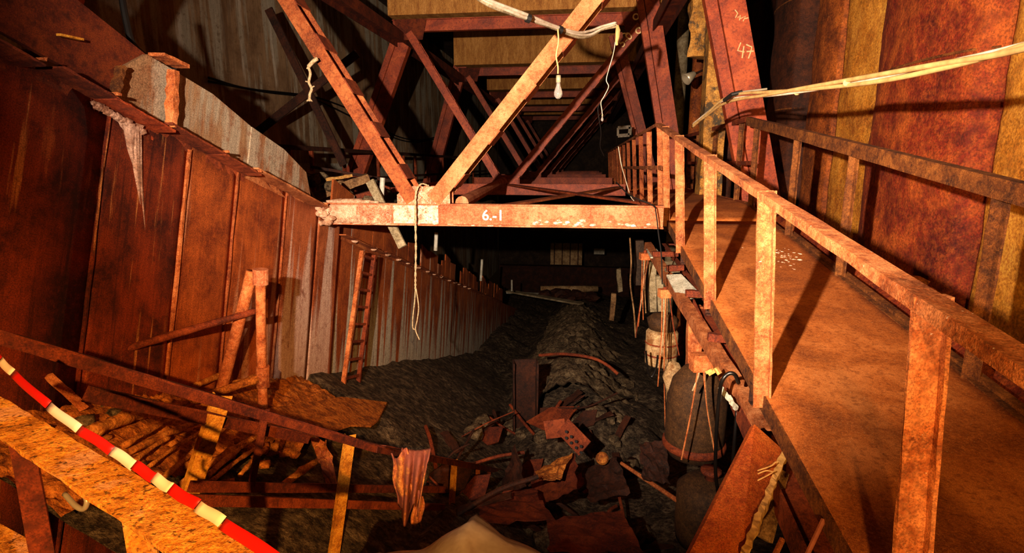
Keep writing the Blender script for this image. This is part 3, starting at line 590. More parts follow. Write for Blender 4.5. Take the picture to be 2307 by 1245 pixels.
# rope tied on the truss and rope with loop hanging from the gusset
t = thing('rope_tie', 'frayed pale rope knotted round the left truss diagonal', 'rope', A(700, 200, 5.6))
cable(t, [A(715, 132, 5.62), A(706, 138, 5.6), A(695, 150, 5.6)], .02, 'rope', 'knot'); cable(t, [A(694, 150, 5.6), A(699, 165, 5.6), A(696, 185, 5.6), A(702, 200, 5.6), A(698, 212, 5.6), A(697, 228, 5.6)], .014, 'rope', 'tail')
m = MB(); [m.tube([A(a, b, 5.6), A(a + dx, b + dy, 5.59)], .007, 5) for (a, b, dx, dy) in ((696, 185, -8, -2), (700, 198, 8, -4), (697, 222, -6, 6), (698, 222, 5, 6), (695, 150, -4, 5))]; m.build('frayed_strands', 'rope', t)
t = thing('hanging_rope', 'twisted pale rope with a loop hanging over the stencilled chord', 'rope', A(935, 520, 5.68))
pts = curve_pts([A(965, 418, 5.78), A(950, 414, 5.72), A(940, 425, 5.7), A(936, 450, 5.7), A(936, 500, 5.68), A(937, 560, 5.68), A(936, 620, 5.68), A(936, 650, 5.68)], 10)
for k in range(2):
    m = MB(); m.tube([p + V(.006 * math.cos(i * .9 + k * math.pi), .006 * math.sin(i * .9 + k * math.pi), 0) for i, p in enumerate(pts)], .007, 6); m.build('strand', 'rope', t, True)
cable(t, [A(936, 648, 5.68), A(934, 680, 5.68), A(930, 715, 5.68), A(930, 738, 5.68), A(936, 742, 5.68)], .0065, 'rope', 'loop'); cable(t, [A(937, 648, 5.68), A(943, 690, 5.68), A(940, 720, 5.68), A(936, 742, 5.68), A(945, 765, 5.68)], .0065, 'rope', 'loop')
# ================================================================ LADDER
t = thing('ladder', 'narrow rusty ladder leaning on the streaked plate wall', 'ladder', AX(785, 905, -2.75))
LA = [(816, 565), (768, 905)]; RB = [(843, 575), (803, 893)]
la = [AX(*p, -2.72 - .0) for p in LA]; rb = [AX(*p, -2.72) for p in RB]
for p, mt in ((la, 'rust_pipe'), (rb, 'rust_brown')):
    m = MB(); m.bar(p[0], p[1], .035, .05, up=(1, 0, 0), n=10, jit=.002); m.build('side_rail', mt, t)
for k in range(9):
    u = .03 + k * .118; m = MB(); m.bar(la[0].lerp(la[1], u), rb[0].lerp(rb[1], u), .03, .03); m.build('rung', 'rust_brown', t)
# ================================================================ MORTAR, DEBRIS BEHIND THE CHORD
single('mortar_lump', 'mortar', 'crumbling pinkish mortar lump packed round the left end of the chord', 'mortar', lambda m: [m.rock(A(700 + 45 * random.random(), 458 + 46 * random.random(), 5.72 + .1 * random.random()), .025 + .035 * random.random(), (1, 1, .8), 2, .8, i) for i in range(24)], smooth=True)
single('mortar_heap', 'mortar', 'low heap of pink mortar along the top of the stencilled chord', 'mortar', lambda m: [m.rock(A(x, 455, 5.87), r, (1.8, .7, .55), 2, .5, i) for i, (x, r) in enumerate(((755, .06), (775, .075), (798, .07), (820, .05), (842, .035)))], smooth=True)
def board(p, q, w, h, mat, lab, nm='board', cat='board', group=None, up=(0, -1, 0), jit=.003):
    return single(nm, mat, lab, cat, lambda m: m.bar(p, q, w, h, up=up, n=8, jit=jit), group)
board(A(833, 408, 6.3), A(907, 556, 6.15), .10, .03, 'wood_grey', 'grey weathered board standing up behind the stencilled chord')
single('white_pipe', 'white_pipe', 'short white pipe standing behind the stencilled chord', 'pipe', lambda m: m.tube([A(862, 400, 6.5), A(856, 500, 6.5)], .03, 10))
for (p, q, y, lab) in (((983, 524), (981, 564), 8.6, 'thin white pipe stub above the upper plates under the chord'), ((1086, 584), (1083, 632), 13.2, 'thin white pipe stub at mid length of the plate row'), ((1153, 630), (1153, 655), 19, 'thin white pipe stub at the far end of the plate row')):
    single('pipe_stub', 'white_pipe', lab, 'pipe', lambda m: m.tube([A(*p, y), A(*q, y)], .03, 8))
deb = [((690, 450), (830, 400), 7.2, 7.6, .20, 'wood', 'thick brown timber lying behind the mortar heap'), ((700, 470), (870, 430), 6.9, 7.4, .16, 'rust_brown', 'rusty timber lying lowest in the heap behind the chord'), ((690, 385), (800, 420), 7.8, 8.2, .09, 'wood', 'split plank sloping down in the heap behind the chord'), ((730, 405), (790, 395), 7.5, 7.9, .07, 'yellow_wood', 'broken yellow plank end in the heap behind the chord'),
       ((700, 375), (900, 410), 8.4, 9.0, .07, 'rust_dark', 'dark bar crossing above the timber heap'), ((690, 415), (712, 460), 6.6, 6.6, .05, 'wood_grey', 'short upright batten beside the tank plate end'), ((880, 428), (1000, 413), 9, 9.5, .12, 'rust_red', 'red beam offcut behind the gusset plate'), ((760, 385), (930, 440), 8.8, 9.4, .06, 'rust_brown', 'thin rusty bar sloping behind the standing board')]
for (p, q, y0, y1, w, mt, lab) in deb: board(A(*p, y0), A(*q, y1), w, w * .6, mt, lab, 'timber', 'timber', None, (0, 0, 1), .008)
for i, (x, y, d, r) in enumerate(((705, 408, 7.3, .12), (722, 398, 7.5, .10), (748, 420, 7.2, .11), (780, 440, 7.0, .10), (830, 450, 7.0, .09))):
    single('rubble_chunk', 'rubble', 'brown rubble chunk among the timbers behind the chord', 'rubble', lambda m: m.rock(A(x, y, d), r, (1, 1, .7), 2, .5, i), 'rubble chunks behind the chord', True)
single('debris_bed', 'rubble', 'dark bed of dirt and rubble behind the tank wall top', 'rubble', lambda m: m.grid(lambda u, v: V(-6.5 + 3.3 * u, 6.0 + 14 * v, -.85 - .25 * v * 2 + .22 * noise.noise(V(u * 9, v * 30, 2))), 24, 70), smooth=True)
# ================================================================ FAR LEFT RAILING
t = thing('far_railing', 'dark rusty railing along the far left walkway', 'railing', (-4.6, 8, -.9))
xr = -4.6
m = MB(); m.sweep(Lp(.05, .07, .01), V(xr, 6.4, .30), V(xr, 26, .28), n=8, jit=.006); m.build('top_rail', 'rust_dark', t)
m = MB(); m.bar(V(xr, 6.4, -.30), V(xr, 26, -.30), .03, .06, n=8, jit=.005); m.build('mid_rail', 'rust_dark', t)
for y in (7.4, 8.4, 9.1, 10.4, 12.2, 14, 15.0, 16.2, 18, 20.5, 23):
    m = MB(); m.sweep(Lp(.06, .05, .01), V(xr, y, .28), V(xr, y, -.95), up=(0, -1, 0)); m.build('post', 'rust_brown', t)
for (p, q, lab) in (((605, 20), (775, 372), 'dark steel strap sloping down right before the far left wall'), ((570, 305), (805, 120), 'dark steel strap sloping up right before the far left wall')):
    board(A(*p, 9.6), A(*q, 9.6), .14, .04, 'rust_dark', lab, 'wall_brace', 'brace')
for (px, py) in ((722, 345), (790, 350), (690, 352)):
    pass
single('pale_kerb', 'pale_plate', 'pale strip of painted wall low behind the far left railing', 'panel', lambda m: m.box((-6.56, 14, -.25), (.06, 14, .55)))
# ================================================================ BACK END OF THE PIT
for (x0, x1, y0, y1, mt, lab) in ((1240, 1312, 548, 595, 'drum', 'dim pale panel with bars at the far end of the pit'), (1338, 1362, 560, 572, 'pale_plate', 'small pale sign panel at the far end of the pit')):
    t = thing('far_screen', lab, 'panel', A((x0 + x1) / 2, y1, 34)); m = MB(); a = A(x0, y1, 34); b = A(x1, y0, 34); m.box((a + b) / 2, (b.x - a.x, .1, b.z - a.z)); m.build('panel', mt, t)
    for k in range(4 if x1 - x0 > 40 else 0):
        m = MB(); xx = a.x + (b.x - a.x) * (k + .5) / 4; m.bar(V(xx, 33.9, a.z - .2), V(xx, 33.9, b.z + .2), .06, .06); m.build('bar', 'rust_dark', t)
m = MB(); m.box((-.3, 33, -8.6), (9.5, .5, 5.2)); tag(m.build('pit_end_bulkhead', 'rust_dark'), 'dark steel bulkhead closing the far end of the pit', 'bulkhead')
single('light_pipe', 'drum', 'pale pipe lying across the far end of the pit', 'pipe', lambda m: m.tube([A(1218, 652, 24), A(1345, 650, 25)], .16, 10), smooth=True)
single('far_board', 'wood_grey', 'weathered board lying at the far left of the rubble', 'board', lambda m: m.bar(A(1145, 655, 22), A(1310, 684, 20), .3, .06))
single('far_board', 'pale_plate', 'narrow pale strip crossing behind the rubble mound', 'board', lambda m: m.bar(A(1140, 658, 24), A(1215, 662, 24), .25, .05))
for i, (x, y, d, r) in enumerate(((1232, 662, 22, .28), (1262, 660, 22.2, .32), (1298, 664, 22, .32), (1330, 668, 22, .28), (1282, 674, 21, .22))):
    single('junk_lump', 'rust_dark', 'dark twisted scrap lump heaped before the pale far pipe', 'scrap', lambda m: m.rock(A(x, y, d), r, (1.2, 1, .6), 2, .7, i + 11), 'scrap lumps at the pit end')
single('wood_stump', 'wood_grey', 'splintered upright post near the far right of the pit', 'post', lambda m: m.bar(A(1393, 606, 17), A(1397, 655, 17), .2, .12, n=4, jit=.02))
single('wood_stump', 'wood', 'leaning upright post right of the rubble mound', 'post', lambda m: m.bar(A(1383, 660, 14), A(1378, 720, 14), .12, .1, n=4, jit=.01))
# mound of rubble in the pit
single('rubble_mound', 'rubble', 'grey brown rubble mound in the middle of the pit', 'rubble', lambda m: m.grid(lambda u, v: (lambda x, y: V(x, y, pit(0, y) + .75 * math.exp(-((x + .15) / .85) ** 2) + .16 * noise.noise(V(x * 2.2, y * 2.2, 4)) + .10 * noise.noise(V(x * 6, y * 6, 9)) + .05 * noise.noise(V(x * 15, y * 15, 2))))(-1.15 + 2.2 * u, 8.2 + 12.5 * v), 60, 150), smooth=True)
for i in range(26):
    x = random.uniform(-1.6, .7); y = random.uniform(4.4, 8.0); r = random.uniform(.05, .17)
    single('rubble_stone', 'rubble', 'loose dark rubble stone on the pit floor', 'stone', lambda m: m.rock(V(x, y, gz(x, y) + r * .4), r, (1, 1.1, .75), 2, .5, i), 'rubble stones in the pit', True)
# steel channel post and curved rods in the pit
pq = A(1182, 808, 7.7); single('pit_channel', 'rust_dark', 'dark rusty channel stump standing beside the rubble mound', 'post', lambda m: m.sweep(Up(.36, .2, .02), pq, V(pq.x, pq.y, gz(pq.x, pq.y) - .05), up=(1, .2, 0), n=6, jit=.006))
single('bent_rod', 'rust_brown', 'long bent rod arching over the rubble mound', 'rod', lambda m: m.tube(curve_pts([A(1215, 800, 9), A(1270, 797, 8.8), A(1330, 805, 8.6), A(1365, 820, 8.5), A(1392, 842, 8.4)], 6), .025, 8))
single('bent_rod', 'rust_dark', 'thin wire rod curving below the arching rod', 'rod', lambda m: m.tube(curve_pts([A(1250, 918, 7.5), A(1310, 918, 7.3), A(1350, 905, 7.2), A(1390, 885, 7)], 6), .012, 8))
single('long_rod', 'rust_pipe', 'thin straight pipe slanting down over the dark pit floor', 'rod', lambda m: m.tube([A(1400, 1043, 5.4), A(1528, 1128, 4.6)], [.018, .022], 8))
t = thing('perforated_bracket', 'rusty perforated angle bracket lying among pit debris', 'bracket', A(1275, 1010, 5.6))
m = MB(); m.bar(A(1228, 968, 5.7), A(1275, 962, 5.7), .2, .02, up=(0, -1, .2)); m.build('leg', 'rust_brown', t)
m = MB(); m.bar(A(1268, 958, 5.7), A(1318, 1010, 5.5), .2, .02, up=(0, -1, .2)); arm = m.build('arm', 'rust_brown', t)
for k in range(8):
    c = A(1276 + (k // 2) * 11, 972 + (k // 2) * 11 + (k % 2) * 14, 5.54 - .04 * (k // 2)); m = MB(); m.lathe([(.016, -.004), (.016, .004)], c, (0, -1, .2), 10); m.build('hole', 'dark_cable', arm)
single('round_cap', 'rust_crust', 'small rusty round cap on the pit debris', 'cap', lambda m: m.lathe([(.02, .02), (.05, .02), (.065, .0), (.065, -.04)], A(1357, 1032, 5.3), (.1, -.8, .5), 16))
# torn sheet metal heap
def sheet(pxs, depth, mat, lab, nm='torn_sheet', amp=.035, cat='sheet', th=.008, n=8):
    # bilinear sheet between four corners, crumpled
    P = [A(a, b, d) for (a, b), d in zip(pxs, depth)]; sd = pxs[0][0]
    m = MB(); m.grid(lambda u, v: P[0].lerp(P[1], u).lerp(P[3].lerp(P[2], u), v) + V(noise.noise(V(u * 4, v * 4, sd)), noise.noise(V(u * 4, v * 4, sd + 9)), noise.noise(V(u * 5, v * 5, sd + 5))) * amp + V(noise.noise(V(u * 11, v * 11, sd)), 0, noise.noise(V(u * 13, v * 13, sd + 3))) * amp * .6, n, n)
    o = m.build(nm, mat, None, False, th); return tag(o, lab, cat)
sheet([(1190, 1075), (1295, 1020), (1300, 1100), (1215, 1140)], (5.2, 5.0, 4.6, 4.7), 'rust_red_dark', 'torn red sheet metal bent over debris in the pit')
sheet([(1205, 1062), (1290, 1020), (1262, 1080), (1215, 1080)], (5.0, 4.9, 4.5, 4.5), 'rust_crust', 'bright orange torn flap on top of the red sheet')
sheet([(1130, 1095), (1160, 1000), (1190, 1110), (1140, 1140)], (5.4, 5.5, 5.0, 5.0), 'rust_dark', 'pointed brown sheet scrap beside the red sheet')
sheet([(1310, 1060), (1390, 1030), (1420, 1110), (1330, 1130)], (5.6, 5.4, 5.0, 5.0), 'rust_dark', 'dark crumpled sheet right of the red sheet')
sheet([(1440, 1000), (1500, 990), (1510, 1090), (1450, 1080)], (5.2, 5.2, 4.8, 4.8), 'rust_dark', 'speckled brown plate standing before the vessel')
sheet([(1230, 1170), (1400, 1150), (1450, 1245), (1240, 1245)], (4.0, 4.2, 3.6, 3.5), 'rust_red_dark', 'dark red sheet lying in the lower pit')
sheet([(1080, 1120), (1200, 1100), (1250, 1170), (1080, 1180)], (4.4, 4.6, 4.0, 3.9), 'rust_red_dark', 'dull maroon crumpled sheet behind the plastic cover')
for i in range(34):
    x = random.uniform(-1.5, .55); y = random.uniform(3.9, 8.2); L = random.uniform(.25, .8); an = random.uniform(0, 3.1); p = V(x, y, gz(x, y) + .04); q = p + V(math.cos(an) * L, math.sin(an) * L, random.uniform(.0, .3))
    if i % 3 == 0: single('scrap_bar', 'rust_dark', 'dark flat scrap bar lying in the pit clutter', 'scrap', lambda m: m.bar(p, q, random.uniform(.04, .12), .015, n=5, jit=.008), 'flat scrap bars in the pit')
    else: single('scrap_pipe', ['rust_dark', 'rust_dark', 'rust_brown'][i % 3], 'thin scrap pipe lying in the pit clutter', 'scrap', lambda m: m.tube(curve_pts([p, (p + q) / 2 + V(0, 0, random.uniform(-.03, .08)), q], 4), random.uniform(.008, .025), 7), 'thin scrap pipes in the pit')
for i in range(10):
    x = random.uniform(-1.4, .4); y = random.uniform(4.0, 8); z = gz(x, y); w = random.uniform(.15, .35)
    single('scrap_plate', ['rust_red_dark', 'rust_dark', 'rust_brown'][i % 3], 'small jagged scrap plate tilted in the pit clutter', 'scrap', lambda m: m.prism([V(x - w, y, z + .02), V(x - w * .2, y - w * .7, z + .03), V(x + w * .8, y - w * .4, z + .08), V(x + w, y + w * .5, z + .22), V(x, y + w * .4, z + .2)], V(0, .005, -.015)), 'jagged scrap plates in the pit')
# ================================================================ RUSTY SLOPE AT THE FOOT OF THE TANK WALL
def on(px, py, l=.03): return onbank(px, py, l)
m = MB(); m.prism([on(*p, .06) for p in ((560, 925), (650, 912), (770, 893), (872, 905), (852, 945), (835, 958), (790, 956), (700, 985), (600, 985))], V(0, 0, -.02))
tag(m.build('rust_sheet', 'rust_crust'), 'torn rust brown sheet lying at the foot of the plate wall', 'sheet')
m = MB(); m.grid(lambda u, v: (lambda x, y: V(x, y, bank(x, y) + .03 + .035 * noise.noise(V(x * 6, y * 6, 1)) + .03 * noise.noise(V(x * 15, y * 15, 4)) + .02 * noise.noise(V(x * 34, y * 34, 4))))(-2.86 + .62 * u, 1.9 + 3.2 * v), 50, 150)
o = m.build('rust_slope', 'rust_crust', smooth=True); tag(o, 'orange rust scale heaped along the foot of the tank wall', 'rust scale'); o['kind'] = 'stuff'
rods = [((204, 973), (350, 920), .045), ((278, 1004), (405, 935), .02), ((293, 1016), (455, 946), .024), ((335, 1050), (451, 973), .014), ((374, 1070), (520, 954), .018), ((405, 1093), (571, 985), .024), ((462, 1075), (578, 981), .022), ((474, 1085), (590, 1000), .016), ((440, 869), (578, 815), .030), ((505, 885), (585, 842), .024), ((500, 865), (590, 850), .012), ((635, 1095), (720, 1035), .03), ((300, 1040), (380, 985), .016), ((420, 1050), (470, 1015), .02), ((540, 1070), (600, 1010), .016), ((620, 1010), (660, 985), .05)]
for i, (p, q, r) in enumerate(rods):
    a = on(*p, .09); b = on(*q, .11)
    single('rusty_rod', 'rust_rod', ('thick' if r >= .028 else 'pencil-thin' if r < .017 else 'finger-thick') + ' crusted rusty rod slanting on the slope below the tank wall', 'rod', lambda m: lump_tube(m, [a, (a + b) / 2 + V(0, 0, .01), b], r * .85, 8, .5, i), 'crusted rods on the slope', True)
for i in range(46):
    px = random.uniform(60, 640); py = 870 + random.uniform(0, 210) + (px - 100) * .05; r = random.uniform(.02, .06)
    p = on(px, py, .02); single('rust_clod', 'rust_crust' if i % 3 else 'rubble', ('orange rusty' if i % 3 else 'dark earthy') + ' clod lying loose on the slope below the tank wall', 'clod', lambda m: m.rock(p, r, (1.3, 1, .7), 1, .6, i), 'clods on the slope', True)
# pipe stand against the wall
t = thing('pipe_stand', 'rusty pipe trestle with collars standing before the tank wall', 'trestle', on(560, 930))
a = 3.75
def pp(px, py): return A(px, py, a)
m = MB(); lump_tube(m, [pp(568, 612), pp(535, 740), pp(492, 905)], .043, 12, .05, 1); m.build('leg', 'rust_pipe', t, True)
m = MB(); lump_tube(m, [pp(587, 612), pp(588, 740), pp(592, 900), pp(598, 1170)], .036, 12, .06, 2); m.build('leg', 'rust_pipe', t, True)
m = MB(); m.tube([pp(587, 606), pp(587, 640)], .055, 14); m.build('collar', 'rust_beam', t)
m = MB(); m.tube([pp(592, 825), pp(593, 870)], .05, 12); m.build('collar', 'rust_pipe', t)
m = MB(); lump_tube(m, [A(578, 700, 3.8), A(420, 745, 3.4), A(235, 800, 2.95)], .026, 10, .2, 3); m.build('cross_pipe', 'rust_brown', t, True)
m = MB(); lump_tube(m, [A(590, 850, 3.75), A(430, 905, 3.3), A(200, 1000, 2.7)], .03, 10, .3, 5); m.build('cross_pipe', 'rust_crust', t, True)
m = MB(); m.rock(A(605, 1050, 3.7), .06, (1, 1, 1.6), 2, .5, 4); m.build('rust_boss', 'rust_yellow', t, True)
sheet([(620, 975), (690, 985), (670, 1030), (630, 1030)], (3.5, 3.5, 3.3, 3.3), 'rust_crust', 'small torn orange sheet hanging on the slope rods', amp=.03)
sheet([(700, 985), (735, 990), (760, 1090), (735, 1090)], (3.6, 3.6, 3.3, 3.3), 'rag', 'purplish hanging strip of cloth behind the stair rail', amp=.04, cat='cloth')
sheet([(20, 820), (130, 805), (150, 835), (10, 850)], (2.6, 2.8, 2.7, 2.5), 'rust_brown', 'bent brown metal strip lying under the stair rail', amp=.04)
board(A(108, 845, 2.5), A(190, 920, 2.6), .05, .02, 'rust_pipe', 'short pale rusty bar sloping under the stair rail', 'slope_bar', 'bar')
# ================================================================ STAIR RAILING (left)
K0, K1, K2 = A(-120, 703, 1.42), A(850, 1000, 3.0), A(1120, 1055, 6.0)
t = thing('stair_railing', 'dark rusty stair railing running down into the pit', 'railing', A(500, 1110, 1.9))
m = MB(); m.sweep(Lp(.075, .05, .008), K0, K1, n=24, jit=.002); m.build('top_rail', 'rust_red_dark', t)
m = MB(); m.sweep(Lp(.06, .05, .008), K1, K2, n=10, jit=.002); m.build('top_rail', 'rust_red_dark', t)
def onrail(px, K, J):
    best = min((i / 400 for i in range(401)), key=lambda u: abs(proj(K.lerp(J, u))[0] - px)); return K.lerp(J, best)
def proj(p): w = p.dot(CF); return (W / 2 + FPX * p.dot(CR) / w, H / 2 - FPX * p.dot(CU) / w)
for (px, qx, qy, K, J, w, mt) in ((502, 422, 1135, K0, K1, .075, 'rust_yellow'), (793, 755, 1260, K0, K1, .06, 'rust_yellow'), (1028, 1020, 1165, K1, K2, .05, 'rust_yellow'), (1080, 1078, 1140, K1, K2, .04, 'rust_pipe'), (1105, 1104, 1110, K1, K2, .04, 'rust_brown'), (600, 565, 1110, K0, K1, .03, 'rust_red_dark')):
    p = onrail(px, K, J); q = A(qx, qy, p.y * .97); m = MB(); m.sweep(Lp(w, w * .6, .006), q - V(w / 2, 0, 0), p - V(w / 2, 0, 0), up=(.80, -.6, 0), n=8, jit=.001); m.build('post', mt, t)
for (y0, y1, d0, d1, mt) in ((1095, 1102, 2.0, 4.2, 'rust_red_dark'), (1125, 1142, 1.95, 4.2, 'rust_brown')):
    m = MB(); m.bar(A(428, y0, d0), A(1000, y1, d1), .025, .05, n=8, jit=.002); m.build('lower_rail', mt, t)
m = MB(); m.sweep(Lp(.07, .06, .008), A(200, 868, 1.75), A(700, 975, 2.75), n=8, jit=.002); m.build('lower_rail', 'rust_red_dark', t)
# rag on the rail
def ragfn(u, v):
    px = 905 + 66 * u; top = 1008 + 6 * math.sin(u * 3); ln = 150 + 25 * math.sin(u * 9) - 60 * max(0, u - .45)
    w = 1 - .35 * v * (1 if u < .6 else 1.6)
    p = A(935 + (px - 935) * (1.0 - .45 * v * abs(u - .35) * 2) - 8 * v, top + ln * v, 3.12 - .09 * math.sin(min(1, v * 4) * 1.57) + .05 * math.sin(u * 17 + v * 2) * (.25 + v))
    return p
t = thing('rag', 'crumpled orange and brown rag draped over the stair rail', 'cloth', A(930, 1180, 3.1))
m = MB(); m.grid(ragfn, 40, 30); m.build('front_drape', 'rag', t, True, .008)
m = MB(); m.grid(lambda u, v: A(882 + 34 * u + 12 * v + 3 * math.sin(v * 9), 1020 + 112 * v + 12 * math.sin(u * 5), 3.06 + .03 * math.sin(u * 9 + v)), 12, 16); m.build('side_drape', 'rag', t, True, .008)
m = MB(); m.grid(lambda u, v: A(930 + 22 * u + 4 * math.sin(v * 6), 1110 + 75 * v + 8 * math.sin(u * 8), 3.05 + .02 * math.sin(u * 9)), 8, 10); m.build('tail', 'rag', t, True, .008)
# ================================================================ NEAR GUARD RAIL AND TAPE
G0, G1 = AZ(-160, 800, -.56), AZ(640, 1262, -.56)
t = thing('guard_rail', 'ochre rusted guard rail round the viewing platform', 'railing', V(G1.x, G1.y, -1.57))
m = MB(); m.sweep(Lp(.078, .05, .008), G0 + V(0, 0, .0), G1, n=40, jit=.0016); m.build('top_rail', 'rust_guard', t)
gp = AZ(262, 1095, -.60); m = MB(); m.sweep(Lp(.045, .05, .006), gp + V(0, 0, .02), V(gp.x + .005, gp.y, -1.57), up=(-1, -.5, 0), n=6, jit=.001); m.build('post', 'rust_guard', t)
gp2 = AZ(10, 960, -.60); m = MB(); m.sweep(Lp(.05, .05, .006), gp2 + V(0, 0, .02), V(gp2.x, gp2.y, -1.57), up=(-1, -.5, 0), n=6, jit=.001); m.build('post', 'rust_red_dark', t)
m = MB(); m.bar(AZ(-60, 1180, -1.0), AZ(150, 1300, -1.0), .05, .03, n=4); m.build('lower_rail', 'rust_guard', t)
t = thing('barrier_tape', 'red and white striped barrier tape stretched along the guard rail', 'tape', AZ(300, 1030, -.5))
T = curve_pts([AZ(-8, 786, -.50), AZ(4, 815, -.50), AZ(130, 930, -.505), AZ(260, 1020, -.51), AZ(370, 1090, -.515), AZ(470, 1155, -.52), AZ(650, 1280, -.525)], 14)
cuts = [0, .03, .155, .22, .315, .40, .49, .56, .64, .70, .80, .87, 1.0]; L_ = len(T) - 1
for i in range(len(cuts) - 1):
    a_, b_ = int(cuts[i] * L_), int(cuts[i + 1] * L_)
    P = T[a_:b_ + 1]
    m = MB(); m.grid(lambda u, v: P[int(round(u * (len(P) - 1)))] + V(.009, .006, .012) * (v - .5) * 1.15 + V(0, 0, .002 * math.sin(u * 5 + i)), len(P) - 1, 2); m.build('white_stripe' if i % 2 in (0,) and i != 0 else ('red_stripe' if i else 'white_stripe'), 'tape_red' if i % 2 else 'tape_white', t, True, .001)
t = thing('wire_twist', 'bent bright wire hook hanging under the guard rail', 'wire', AZ(170, 1140, -.75))
m = MB(); m.tube(curve_pts([AZ(178, 1070, -.66), AZ(182, 1100, -.70), AZ(196, 1125, -.72), AZ(190, 1145, -.74), AZ(172, 1140, -.74), AZ(146, 1112, -.73)], 6), .006, 8); m.build('hook', 'lamp_metal', t, True)
# plastic cover on the platform edge
def plas(u, v):
    xs = -.80 + 1.0 * u; yy = 1.30 + .62 * v; h = (.16 * math.exp(-abs(u - .40) / .13) + .07 * math.exp(-((u - .5) / .25) ** 2)) * (.35 + .65 * v) + .03 * noise.noise(V(u * 5, v * 4, 3)) + .015 * abs(math.sin(u * 19 + v * 6)) - .10 * max(0, u - .75) - .25 * max(0, v - .85) * 2
    return V(xs, yy, -1.50 + h)
m = MB(); m.grid(plas, 44, 30); tag(m.build('plastic_sheet', 'plastic', smooth=True, solid=.004), 'crumpled greyish translucent plastic sheet bunched on the platform edge', 'plastic sheet')
# ================================================================ UNDER THE GANGWAY
t = thing('cable_tray', 'rusty ladder-like cable tray running beneath the gangway edge', 'cable tray', A(1590, 760, 4.2))
q0, q1 = A(1452, 545, 7.9), A(1715, 965, 2.95); r0, r1 = A(1500, 548, 7.9), A(1610, 690, 5.0)
m = MB(); m.sweep(Lp(.09, .10, .01), q1, q0, n=20, jit=.004); m.build('side_rail', 'rust_rail', t)
m = MB(); m.sweep(Lm(.05, .08, .01), r1, r0, n=8, jit=.003); m.build('side_rail', 'rust_brown', t)
for (p, q) in (((1470, 572), (1528, 572)), ((1502, 604), (1540, 602)), ((1545, 660), (1590, 662)), ((1595, 758), (1650, 762))):
    d = 7.0 if p[1] < 590 else (6.2 if p[1] < 640 else (5.2 if p[1] < 700 else 4.2)); m = MB(); m.bar(A(*p, d), A(*q, d), .06, .06, n=3, jit=.003); m.build('cross_bar', 'rust_brown', t)
for (P4, D, mt) in ((((1456, 552), (1480, 552), (1492, 570), (1466, 570)), 7.6, 'pale_plate'), (((1480, 580), (1520, 578), (1532, 600), (1500, 602)), 6.8, 'wood_grey'), (((1502, 608), (1535, 606), (1585, 656), (1530, 660)), 5.9, 'pale_plate')):
    m = MB(); m.prism([A(a, b, D - .01 * i + (-.5 if i > 1 else 0)) + V(0, 0, -.05) for i, (a, b) in enumerate(P4)], V(0, 0, -.015)); m.build('tray_plate', mt, t)
m = MB(); m.bar(A(1622, 872, 3.4), A(1660, 920, 3.25), .012, .03, n=10, jit=.006); m.build('torn_edge', 'pale_plate', t)
# upright supports and vessel
for (p, q, y, w, mt, lab) in (((1565, 690), (1560, 830), 5.2, .12, 'rust_pipe', 'orange steel upright carrying the cable tray'), ((1468, 560), (1470, 700), 8, .10, 'wood_grey', 'grey upright post left of the cable tray'), ((1485, 620), (1490, 740), 7.4, .08, 'wood_grey', 'slim grey upright beneath the tray plates'), ((1440, 540), (1440, 640), 9.5, .14, 'concrete_dark', 'dark upright pier behind the rope hanks'), ((1600, 690), (1596, 840), 5.6, .16, 'rust_brown', 'brown upright beam behind the cable tray')):
    single('support_post', mt, lab, 'post', lambda m: m.bar(A(*p, y), A(*q, y) + V(0, 0, -.0), w, w, up=(0, -1, 0), n=5, jit=.006))
t = thing('oil_drum', 'pale stained drum with dark bands under the cable tray', 'drum', A(1485, 815, 6.6))
dc = A(1488, 818, 6.6); m = MB(); m.lathe([(.02, 0), (.18, 0), (.19, .02), (.19, .40), (.17, .42), (.02, .43)], dc, seg=22); m.build('body', 'drum', t, True)
for z in (.13, .27):
    m = MB(); m.lathe([(.188, z - .012), (.2, z), (.188, z + .012)], dc, seg=22); m.build('band', 'rust_brown', t, True)
m = MB(); m.lathe([(.05, .43), (.16, .44), (.19, .56), (.12, .62), (.02, .64)], dc, seg=18); m.build('cover', 'vessel', t, True)
t = thing('vessel', 'big dull brown rounded vessel standing below the gangway', 'tank', A(1560, 1015, 5.0))
vc = A(1562, 1010, 5.0); m = MB(); m.lathe([(.02, -.05), (.24, -.04), (.27, .05), (.27, .5), (.23, .68), (.14, .80), (.02, .84)], vc, seg=26); m.build('shell', 'vessel', t, True)
m = MB(); m.lathe([(.275, .02), (.29, .04), (.29, .08), (.275, .1)], vc, seg=26); m.build('flange', 'rust_brown', t, True)
t = thing('vessel', 'lower brown vessel body beneath the rounded vessel', 'tank', A(1580, 1180, 4.6))
vc = A(1590, 1215, 4.6); m = MB(); m.lathe([(.02, 0), (.26, 0), (.28, .1), (.28, .5), (.2, .58), (.02, .6)], vc, seg=24); m.build('shell', 'vessel', t, True)
m = MB(); m.lathe([(.05, .6), (.05, .66), (.09, .66), (.09, .69), (.02, .69)], vc, seg=12); m.build('nozzle', 'rust_brown', t, True)
single('sack', 'drum', 'small pale sack wedged between drum and vessel', 'sack', lambda m: m.rock(A(1515, 850, 5.6), .13, (.8, .8, 1.5), 2, .35, 8), smooth=True)
